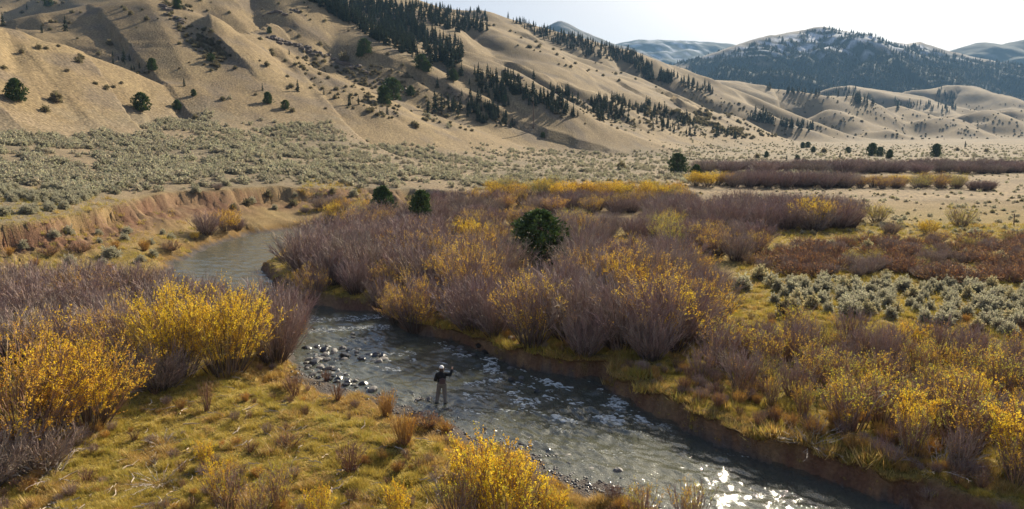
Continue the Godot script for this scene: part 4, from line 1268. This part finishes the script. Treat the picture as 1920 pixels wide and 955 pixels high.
func build_rocks():
	var pale := StandardMaterial3D.new()
	pale.albedo_texture = noise_tex(0.03, Color(0.26, 0.24, 0.22), Color(0.52, 0.50, 0.47), 70, 4, 256)
	pale.uv1_triplanar = true
	pale.uv1_scale = Vector3.ONE * 1.3
	pale.roughness = 0.7
	var wet := pale.duplicate()
	wet.albedo_texture = noise_tex(0.03, Color(0.10, 0.095, 0.09), Color(0.26, 0.25, 0.235), 71, 4, 256)
	wet.roughness = 0.32
	var kinds := []
	for k in 4:
		kinds.append(rock_mesh(600 + k, pale))
		kinds.append(rock_mesh(620 + k, wet))
	rng.seed = 640
	var zones := [
		[[[570, 650], [620, 645], [700, 660], [735, 668], [728, 678], [660, 672], [620, 690], [575, 690]], 42, Vector2(0.25, 0.62), "the boulder bar"],
		[[[575, 690], [620, 685], [690, 715], [700, 732], [640, 720], [585, 705]], 30, Vector2(0.22, 0.5), "the stony left bank"],
		[[[770, 730], [815, 738], [810, 752], [775, 748]], 5, Vector2(0.2, 0.4), "the stones at the angler's left"],
		[[[900, 690], [1000, 700], [1010, 730], [900, 720]], 8, Vector2(0.2, 0.4), "the stones in fast water"],
		[[[850, 640], [1000, 680], [960, 690], [830, 650]], 12, Vector2(0.25, 0.5), "the dark stones under the far bank"],
		[[[640, 620], [760, 640], [740, 652], [620, 635]], 7, Vector2(0.2, 0.42), "the stones above the boulder bar"],
		[[[1010, 830], [1070, 850], [1200, 890], [1190, 905], [1060, 870]], 8, Vector2(0.18, 0.4), "the lone stones at lower right"],
		[[[880, 780], [1000, 830], [1000, 850], [900, 800]], 9, Vector2(0.15, 0.3), "the stones on wet gravel"]]
	for q in zones:
		var poly := PackedVector2Array()
		for c in q[0]: poly.append(Vector2(c[0], c[1]))
		var box := Rect2(poly[0], Vector2.ZERO)
		for c in poly: box = box.expand(c)
		var list := []
		var tries := 0
		while list.size() < q[1] and tries < 2000:
			tries += 1
			var s := Vector2(rng.randf_range(box.position.x, box.end.x), rng.randf_range(box.position.y, box.end.y))
			if not Geometry2D.is_point_in_polygon(s, poly): continue
			var p := flat(s.x, s.y, 0.05)
			var ok := true
			for r in list: ok = ok and Vector2(r.x - p.x, r.z - p.z).length() > 0.38
			if ok: list.append(p)
		list.sort_custom(func(a, b): return a.x / -a.z < b.x / -b.z)
		for i in list.size():
			var p: Vector3 = list[i]
			var k := rng.randi() % 8
			var size := rng.randf_range(q[2].x, q[2].y)
			var o := put(numbered("rock"), kinds[k], self)
			var h := maxf(land(p.x, p.z), -0.12)
			o.position = Vector3(p.x, h + size * 0.14, p.z)
			o.rotation = Vector3(rng.randf_range(-0.3, 0.3), rng.randf() * TAU, rng.randf_range(-0.3, 0.3))
			o.scale = Vector3(size * rng.randf_range(0.9, 1.5), size * rng.randf_range(0.55, 0.85), size)
			tag(o, "%s %s rock, %s from left among %s" % ["large" if size > 0.45 else ("small" if size < 0.3 else "mid-size"), "dark wet" if k % 2 else "pale grey", nth(i), q[3]], "rock", q[3].trim_prefix("the "))
	# cobbles of the bars: too many to count
	var spots := []
	rng.seed = 650
	for k in 9000:
		var s := Vector2(rng.randf_range(540, 1340), rng.randf_range(640, 975))
		var p := on_land(s.x, s.y)
		if p == Vector3.INF or p.y > 0.30 or p.y < -0.3: continue
		var l := to_line(river_l, Vector2(p.x, p.z))
		if l.x > 1.6 + 0.8 * n_d.get_noise_2d(p.x * 0.8, p.z * 0.8): continue
		spots.append(p)
	for half in 2:
		var mm := MultiMesh.new()
		mm.transform_format = MultiMesh.TRANSFORM_3D
		mm.mesh = kinds[half]
		var mine := []
		for i in spots.size():
			if i % 2 == half: mine.append(spots[i])
		mm.instance_count = mine.size()
		for i in mine.size():
			var r := rng.randf_range(0.04, 0.13)
			mm.set_instance_transform(i, Transform3D(Basis(Vector3.UP, rng.randf() * TAU).scaled_local(Vector3(r * 1.3, r * 0.7, r)), mine[i] + Vector3(0, r * 0.15, 0)))
		var o := MultiMeshInstance3D.new()
		o.name = numbered("cobbles")
		o.multimesh = mm
		add_child(o)
		tag(o, "%s cobbles along the near edge of the creek" % ["pale grey", "dark wet"][half], "stones", "", "stuff")

# --- the angler: bones with radii, joined into one skin
func build_angler():
	var foot := flat(829, 757, -0.05)
	var root := Node3D.new()
	root.name = "person"
	add_child(root)
	root.position = Vector3(foot.x, maxf(land(foot.x, foot.z), -0.08), foot.z)
	root.rotation.y = 0.12
	tag(root, "person in dark jacket, white cap and grey waders standing in the creek, right arm raised", "person")
	# seen from behind: -z is ahead, +x is the right hand
	var jacket := Color(0.018, 0.017, 0.018)
	var wader := Color(0.15, 0.14, 0.12)
	var boot := Color(0.035, 0.032, 0.03)
	var hair := Color(0.06, 0.04, 0.03)
	var skin := Color(0.42, 0.25, 0.17)
	var j := {}
	j.hip = Vector3(0, 0.98, 0); j.waist = Vector3(0, 1.12, -0.01); j.chest = Vector3(0, 1.34, -0.02); j.neck = Vector3(0.0, 1.52, -0.03); j.head = Vector3(0.0, 1.67, -0.055)
	var bones := [
		[j.hip, j.waist, .18, .175, wader], [j.waist, j.chest, .18, .19, jacket], [j.chest, Vector3(0, 1.46, -0.02), .19, .13, jacket],
		[Vector3(-.13, 1.43, -.02), Vector3(.13, 1.43, -.02), .085, .085, jacket],
		[j.neck, Vector3(0, 1.57, -0.03), .075, .07, jacket], [Vector3(0, 1.60, -.01), Vector3(0, 1.66, -.01), .075, .085, hair], [Vector3(0, 1.645, -.055), Vector3(0, 1.70, -.065), .088, .095, skin], [Vector3(0, 1.625, -.10), Vector3(0, 1.60, -.105), .05, .04, skin], [Vector3(0, 1.655, -.15), Vector3(0, 1.635, -.165), .014, .016, skin],
		[Vector3(-.085, 1.655, -.05), Vector3(-.092, 1.64, -.045), .02, .018, skin], [Vector3(.085, 1.655, -.05), Vector3(.092, 1.64, -.045), .02, .018, skin],
		# legs: left one a short step ahead
		[Vector3(-.10, .95, 0), Vector3(-.17, .54, -.09), .122, .092, wader], [Vector3(-.17, .54, -.09), Vector3(-.23, .14, -.04), .092, .078, wader], [Vector3(-.23, .12, -.04), Vector3(-.25, .05, -.18), .068, .058, boot],
		[Vector3(.10, .95, 0), Vector3(.13, .52, .00), .122, .092, wader], [Vector3(.13, .52, .00), Vector3(.14, .14, .09), .092, .078, wader], [Vector3(.14, .12, .09), Vector3(.17, .05, -.05), .068, .058, boot],
		# right arm out and up
		[Vector3(.19, 1.42, -.02), Vector3(.38, 1.32, -.12), .085, .068, jacket], [Vector3(.38, 1.32, -.12), Vector3(.47, 1.52, -.22), .068, .052, jacket],
		# left arm bent at the side
		[Vector3(-.20, 1.42, -.02), Vector3(-.29, 1.16, -.02), .085, .068, jacket], [Vector3(-.29, 1.16, -.02), Vector3(-.22, 1.05, -.24), .068, .05, jacket]]
	for s in [1, -1]:
		var w := Vector3(.475, 1.54, -.225) if s == 1 else Vector3(-.215, 1.045, -.26)
		var d := Vector3(.1, .92, -.35).normalized() if s == 1 else Vector3(.3, 0, -.95).normalized()
		var across := Vector3(0, 0.2, 1).cross(d).normalized()
		bones.append([w, w + d * 0.08, .030, .036, skin])
		for f in 4:
			var b: Vector3 = w + d * 0.09 + across * (f - 1.5) * 0.021
			var c: Vector3 = b + d * [.034, .04, .037, .028][f] + Vector3(0, 0, -.012)
			bones.append([b, c, .0105, .010, skin])
			bones.append([c, c + Vector3(0, -.018, -.03), .010, .009, skin])
		bones.append([w + d * 0.03 + across * 0.03, w + d * 0.075 + across * 0.052 + Vector3(0, 0, -.02), .012, .010, skin])
	var body := skinned(bones, 0.02)
	put("body", body, root)
	var cap_m := StandardMaterial3D.new()
	cap_m.albedo_color = Color(0.86, 0.85, 0.82)
	cap_m.roughness = 0.85
	var cap := SurfaceTool.new()
	var dome := SphereMesh.new()
	dome.radius = 0.112; dome.height = 0.112; dome.is_hemisphere = true
	dome.radial_segments = 18; dome.rings = 6
	cap.append_from(dome, 0, Transform3D(Basis().scaled(Vector3(1, 1.05, 1.12)), Vector3(0, 1.70, -.06)))
	var brim := CylinderMesh.new()
	brim.top_radius = 0.10; brim.bottom_radius = 0.105; brim.height = 0.012; brim.radial_segments = 18
	cap.set_material(cap_m)
	var cap_o := put("cap", cap.commit(), root)
	var bs := SurfaceTool.new()
	bs.append_from(brim, 0, Transform3D(Basis(Vector3.RIGHT, 0.15).scaled(Vector3(0.95, 1, 1.15)), Vector3(0, 1.70, -.135)))
	bs.set_material(cap_m)
	put("brim", bs.commit(), cap_o)
	var pack_m := StandardMaterial3D.new()
	pack_m.albedo_color = Color(0.30, 0.24, 0.23)
	pack_m.roughness = 0.9
	var pack := CSGBox3D.new()
	var pm := BoxMesh.new()
	pm.size = Vector3(0.27, 0.20, 0.12)
	pack.free()
	var ps := SurfaceTool.new()
	ps.append_from(pm, 0, Transform3D(Basis(Vector3.RIGHT, 0.08), Vector3(0.02, 1.15, 0.20)))
	var flap := PrismMesh.new()
	flap.size = Vector3(0.25, 0.07, 0.10)
	ps.append_from(flap, 0, Transform3D(Basis(), Vector3(0.02, 1.275, 0.195)))
	ps.set_material(pack_m)
	put("hip_pack", ps.commit(), root)
	var belt := TorusMesh.new()
	belt.inner_radius = 0.17; belt.outer_radius = 0.2; belt.rings = 24; belt.ring_segments = 6
	var bm := StandardMaterial3D.new()
	bm.albedo_color = Color(0.08, 0.08, 0.08)
	bm.roughness = 0.8
	belt.material = bm
	var bo := put("belt", belt, root)
	bo.position = Vector3(0, 1.06, -0.005)

func capsule(p: Vector3, a: Vector3, b: Vector3, ra: float, rb: float) -> float:
	var ab := b - a
	var t := clampf((p - a).dot(ab) / maxf(ab.length_squared(), 1e-9), 0.0, 1.0)
	return (p - a - ab * t).length() - lerpf(ra, rb, t)

func skinned(bones: Array, cell: float) -> ArrayMesh:
	var lo := Vector3.ONE * 1e9
	var hi := -lo
	for b in bones:
		for e in 2:
			lo = lo.min(b[e] - Vector3.ONE * (b[2 + e] + 0.06)); hi = hi.max(b[e] + Vector3.ONE * (b[2 + e] + 0.06))
	var n := Vector3i(((hi - lo) / cell).ceil()) + Vector3i.ONE
	var field := PackedFloat32Array()
	field.resize(n.x * n.y * n.z)
	field.fill(1.0)
	for b in bones:
		var blo: Vector3 = b[0].min(b[1]) - Vector3.ONE * (maxf(b[2], b[3]) + 0.07)
		var bhi: Vector3 = b[0].max(b[1]) + Vector3.ONE * (maxf(b[2], b[3]) + 0.07)
		var i0 := Vector3i(((blo - lo) / cell).floor()).clamp(Vector3i.ZERO, n - Vector3i.ONE)
		var i1 := Vector3i(((bhi - lo) / cell).ceil()).clamp(Vector3i.ZERO, n - Vector3i.ONE)
		var k := 0.008 if b[2] < 0.015 else 0.035
		for z in range(i0.z, i1.z + 1):
			for y in range(i0.y, i1.y + 1):
				for x in range(i0.x, i1.x + 1):
					var at_ := (z * n.y + y) * n.x + x
					var d := capsule(lo + Vector3(x, y, z) * cell, b[0], b[1], b[2], b[3])
					var f := field[at_]
					var m := maxf(k - absf(f - d), 0.0) / k
					field[at_] = minf(f, d) - m * m * k * 0.25
	var st := SurfaceTool.new()
	st.begin(Mesh.PRIMITIVE_TRIANGLES)
	var vert := {}
	var count := 0
	for z in n.z - 1:
		for y in n.y - 1:
			for x in n.x - 1:
				var sum := Vector3.ZERO
				var hits := 0
				var vals := []
				for c in 8:
					vals.append(field[((z + (c >> 2)) * n.y + y + ((c >> 1) & 1)) * n.x + x + (c & 1)])
				for e in [[0, 1], [2, 3], [4, 5], [6, 7], [0, 2], [1, 3], [4, 6], [5, 7], [0, 4], [1, 5], [2, 6], [3, 7]]:
					var a: float = vals[e[0]]
					var b: float = vals[e[1]]
					if (a < 0.0) != (b < 0.0):
						var t := a / (a - b)
						var pa := Vector3(e[0] & 1, (e[0] >> 1) & 1, e[0] >> 2)
						var pb := Vector3(e[1] & 1, (e[1] >> 1) & 1, e[1] >> 2)
						sum += pa.lerp(pb, t); hits += 1
				if hits == 0: continue
				var p := lo + (Vector3(x, y, z) + sum / hits) * cell
				var col := Color.GRAY
				var best := 1e9
				for b in bones:
					var d := capsule(p, b[0], b[1], b[2], b[3])
					if d < best: best = d; col = b[4]
				st.set_color(col)
				st.set_smooth_group(0)
				st.add_vertex(p)
				vert[(z * n.y + y) * n.x + x] = count
				count += 1
	for z in range(1, n.z - 1):
		for y in range(1, n.y - 1):
			for x in range(1, n.x - 1):
				var here := (z * n.y + y) * n.x + x
				var f := field[here]
				for ax in 3:
					var step: int = [1, n.x, n.x * n.y][ax]
					if (f < 0.0) == (field[here + step] < 0.0): continue
					var u: int = [n.x, n.x * n.y, 1][ax]
					var w: int = [n.x * n.y, 1, n.x][ax]
					var q := [here - u - w, here - w, here, here - u]
					if not (vert.has(q[0]) and vert.has(q[1]) and vert.has(q[2]) and vert.has(q[3])): continue
					var o := [0, 1, 2, 0, 2, 3] if f >= 0.0 else [0, 2, 1, 0, 3, 2]
					for i in o: st.add_index(vert[q[i]])
	st.generate_normals()
	st.set_material(m_twig)
	return st.commit()

func build_small_things():
	# the pole at the end of the middle ridge
	var wood := StandardMaterial3D.new()
	wood.albedo_color = Color(0.33, 0.25, 0.19)
	wood.roughness = 0.9
	var p := on_land(1000, 240)
	var root := Node3D.new()
	root.name = "utility_pole"
	add_child(root)
	root.position = p
	tag(root, "tall weathered wooden pole at the foot of the middle ridge", "pole")
	var cyl := CylinderMesh.new()
	cyl.bottom_radius = 0.24; cyl.top_radius = 0.16; cyl.height = 10.5; cyl.radial_segments = 8
	cyl.material = wood
	put("shaft", cyl, root).position = Vector3(0, 5.0, 0)
	var bar := BoxMesh.new()
	bar.size = Vector3(0.2, 0.22, 1.8)
	bar.material = wood
	var arm := put("crossarm", bar, root)
	arm.position = Vector3(0.14, 9.5, 0)
	var cup := CylinderMesh.new()
	cup.bottom_radius = 0.07; cup.top_radius = 0.05; cup.height = 0.2; cup.radial_segments = 8
	var glass := StandardMaterial3D.new()
	glass.albedo_color = Color(0.35, 0.40, 0.40)
	glass.roughness = 0.3
	cup.material = glass
	for k in [-1, 1]: put("insulator", cup, arm).position = Vector3(0, 0.2, k * 0.75)
	# fence posts out on the right meadow
	var posts := [[1901, 422]]
	for i in posts.size():
		var w := on_land(posts[i][0], posts[i][1])
		var pm := CylinderMesh.new()
		pm.bottom_radius = 0.07; pm.top_radius = 0.06; pm.height = 1.5; pm.radial_segments = 7
		pm.material = wood
		var o := put(numbered("fence_post"), pm, self)
		o.position = w + Vector3(0, 0.65, 0)
		o.rotation.z = [0.05, -0.04, 0.08, 0.0][i]
		tag(o, "weathered fence post on the meadow at the right edge", "post", "fence posts on the right meadow")
	# driftwood on the meadow
	var bleached := StandardMaterial3D.new()
	bleached.albedo_color = Color(0.62, 0.55, 0.46)
	bleached.roughness = 0.9
	var sticks := [[318, 768, 0.9, 0.5, "bleached stick in front of the shaded willows"], [470, 768, 0.7, 0.7, "short broken stump-like log on the meadow"], [360, 800, 0.8, -0.3, "pale stick below the dark upright stalks"], [245, 875, 0.7, 1.2, "curved pale stick on the left meadow"], [120, 905, 0.9, 0.9, "pale branch by the foot of the golden willow"], [205, 790, 1.1, 0.1, "grey log at the edge of the golden willow's shade"], [945, 772, 1.0, 0.25, "thin wet branch in the shallows right of the angler"]]
	rng.seed = 710
	for s in sticks:
		var w := on_land(s[0], s[1])
		var st := SurfaceTool.new()
		var a := Vector3(-s[2] * 0.5, 0.03, 0)
		for k in 4:
			var b := a + Vector3(s[2] / 4.0, rng.randf_range(-0.02, 0.06), rng.randf_range(-0.08, 0.08))
			var c := CylinderMesh.new()
			c.bottom_radius = 0.035 - k * 0.006; c.top_radius = 0.029 - k * 0.006; c.height = (b - a).length() * 1.06; c.radial_segments = 6; c.rings = 0
			var y := (b - a).normalized()
			var x := y.cross(Vector3.FORWARD).normalized()
			st.append_from(c, 0, Transform3D(Basis(x, y, x.cross(y)), (a + b) / 2.0))
			a = b
		st.set_material(bleached)
		var o := put(numbered("driftwood"), st.commit(), self)
		o.position = w + Vector3(0, 0.02, 0)
		o.rotation.y = s[3]
		tag(o, s[4], "driftwood", "driftwood on the meadow")

# --- fallen twigs and dead weeds in the turf
func strew():
	rng.seed = 760
	var twig := Bits.new()
	for k in 3:
		var a := Vector3(-0.5 + k * 0.33, 0.05, rng.randf_range(-0.08, 0.08))
		var b := Vector3(-0.17 + k * 0.33, 0.05 + rng.randf() * 0.12, rng.randf_range(-0.12, 0.12))
		for t in 3:
			var side := Vector3(0, cos(TAU * t / 3.0), sin(TAU * t / 3.0)) * 0.03
			var side2 := Vector3(0, cos(TAU * (t + 1) / 3.0), sin(TAU * (t + 1) / 3.0)) * 0.03
			twig.tri(a + side, b + side, a + side2, Color(0.42, 0.35, 0.27))
			twig.tri(a + side2, b + side, b + side2, Color(0.42, 0.35, 0.27))
	var root := Node3D.new()
	put("twig", mesh_of(twig.v, twig.c, m_twig), root)
	protos["twig0"] = root
	var twigs := []
	var weeds := []
	for k in 900:
		var p := on_ground(Vector2(rng.randf_range(-40, 1250), rng.randf_range(690, 985)))
		if p.y < 0.3: continue
		if k < 420: twigs.append([p + Vector3(0, 0.03, 0), rng.randf_range(0.25, 0.8)])
		elif n_d.get_noise_2d(p.x * 0.25, p.z * 0.25) > rng.randf_range(-0.3, 0.3): weeds.append([p, rng.randf_range(0.2, 0.55)])
	for k in 900:
		var p := on_ground(Vector2(rng.randf_range(1150, 1960), rng.randf_range(600, 950)))
		if p.y > 0.3 and n_d.get_noise_2d(p.x * 0.25, p.z * 0.25) > rng.randf_range(-0.3, 0.3): weeds.append([p, rng.randf_range(0.25, 0.8)])
	# roots, sods and weeds hanging along the edge of the right bank
	for i in range(9, river_r.size() - 1):
		var a := river_r[i]
		var b := river_r[i + 1]
		for k in int(a.distance_to(b) * 5.0):
			var q := a.lerp(b, rng.randf()) + (b - a).orthogonal().normalized() * -rng.randf_range(-1.3, 1.3)
			var h := land(q.x, q.y)
			if h > 0.25 and not in_river(q.x, q.y): weeds.append([Vector3(q.x, h, q.y), rng.randf_range(0.25, 0.7)])
	scatter("fallen_twigs", twigs, ["twig0"], Vector2.ONE, "bleached fallen twigs lying in the near meadow grass", "twigs", 1.0)
	scatter("dead_weeds", weeds, ["stalks0", "straw0", "youngbare1"], Vector2.ONE, "low dead weeds and seedling stalks in the meadow grass", "weeds", 1.2)

# --- grass: tufts over the meadow and the banks
func plant_grass():
	strew()
	rng.seed = 800
	var hues := [[Color(0.47, 0.35, 0.08), Color(0.40, 0.31, 0.065)], [Color(0.33, 0.285, 0.055), Color(0.39, 0.31, 0.065)], [Color(0.50, 0.35, 0.13), Color(0.44, 0.27, 0.08)]]
	var kinds := []
	for k in 6:
		var b := Bits.new()
		var cols: Array = hues[k % 3]
		for i in 26:
			var az := rng.randf() * TAU
			var foot := Vector3(rng.randfn() * 0.05, -0.01, rng.randfn() * 0.05)
			var tip := foot + Vector3(cos(az), 0, sin(az)) * rng.randf_range(0.03, 0.16) + Vector3(0, rng.randf_range(0.07, 0.2), 0)
			var side := Vector3(-sin(az), 0, cos(az)) * 0.006
			b.tri(foot - side, tip, foot + side, vary(cols[rng.randi() % 2], 0.3))
		kinds.append(mesh_of(b.v, b.c, m_grass))
	var spots := [[], [], []]
	var areas := [[-80, 640, 1420, 1010, 62000], [1000, 560, 2000, 1010, 38000], [-60, 440, 700, 640, 9000], [1380, 420, 1980, 640, 16000], [560, 395, 700, 450, 1500]]
	for a in areas:
		for k in a[4]:
			var s := Vector2(rng.randf_range(a[0], a[2]), rng.randf_range(a[1], a[3]))
			var p := on_ground(s)
			if p == Vector3.INF or p.y < 0.16: continue
			var t := n_d.get_noise_2d(p.x * 0.35, p.z * 0.35) + rng.randf_range(-0.35, 0.35)
			var l := to_line(river_l, Vector2(p.x, p.z)).x if s.y > 640.0 else 9.0
			spots[2 if (l < 3.5 and rng.randf() < 0.7) else (0 if t < 0.05 else (1 if t < 0.4 else 2))].append(p)
	for p in lip: spots[[0, 1, 2, 2][rng.randi() % 4]].append(p)
	var label := ["yellow-green grass of the meadows beside the creek", "green grass patches in the meadows", "straw-coloured grass along the creek and meadow edges"]
	for g in 3:
		for half in 2:
			var mm := MultiMesh.new()
			mm.transform_format = MultiMesh.TRANSFORM_3D
			mm.mesh = kinds[g + half * 3]
			var mine := []
			for i in spots[g].size():
				if i % 2 == half: mine.append(spots[g][i])
			mm.instance_count = mine.size()
			for i in mine.size():
				var p: Vector3 = mine[i]
				var h := rng.randf_range(0.3, 0.75) * (1.3 if g == 2 else 1.0) * (0.8 + 1.3 * smoothstep(0.05, 0.45, n_d.get_noise_2d(p.x * 0.9, p.z * 0.9)))
				h *= 1.0 + maxf(0.0, -p.z - 30.0) * 0.02
				if i >= mine.size() - lip.size() / 8: h *= rng.randf_range(1.2, 2.2)
				mm.set_instance_transform(i, Transform3D(Basis(Vector3.UP, rng.randf() * TAU).scaled(Vector3(h * 1.2, h, h * 1.2)), p))
			var o := MultiMeshInstance3D.new()
			o.name = numbered("grass")
			o.multimesh = mm
			add_child(o)
			tag(o, label[g], "grass", "", "stuff")

func on_ground(s: Vector2) -> Vector3:     # quicker than on_land: two steps down onto the low meadows
	var p := flat(s.x, s.y, 0.7)
	for k in 2:
		p = flat(s.x, s.y, land(p.x, p.z))
	return Vector3(p.x, land(p.x, p.z), p.z)
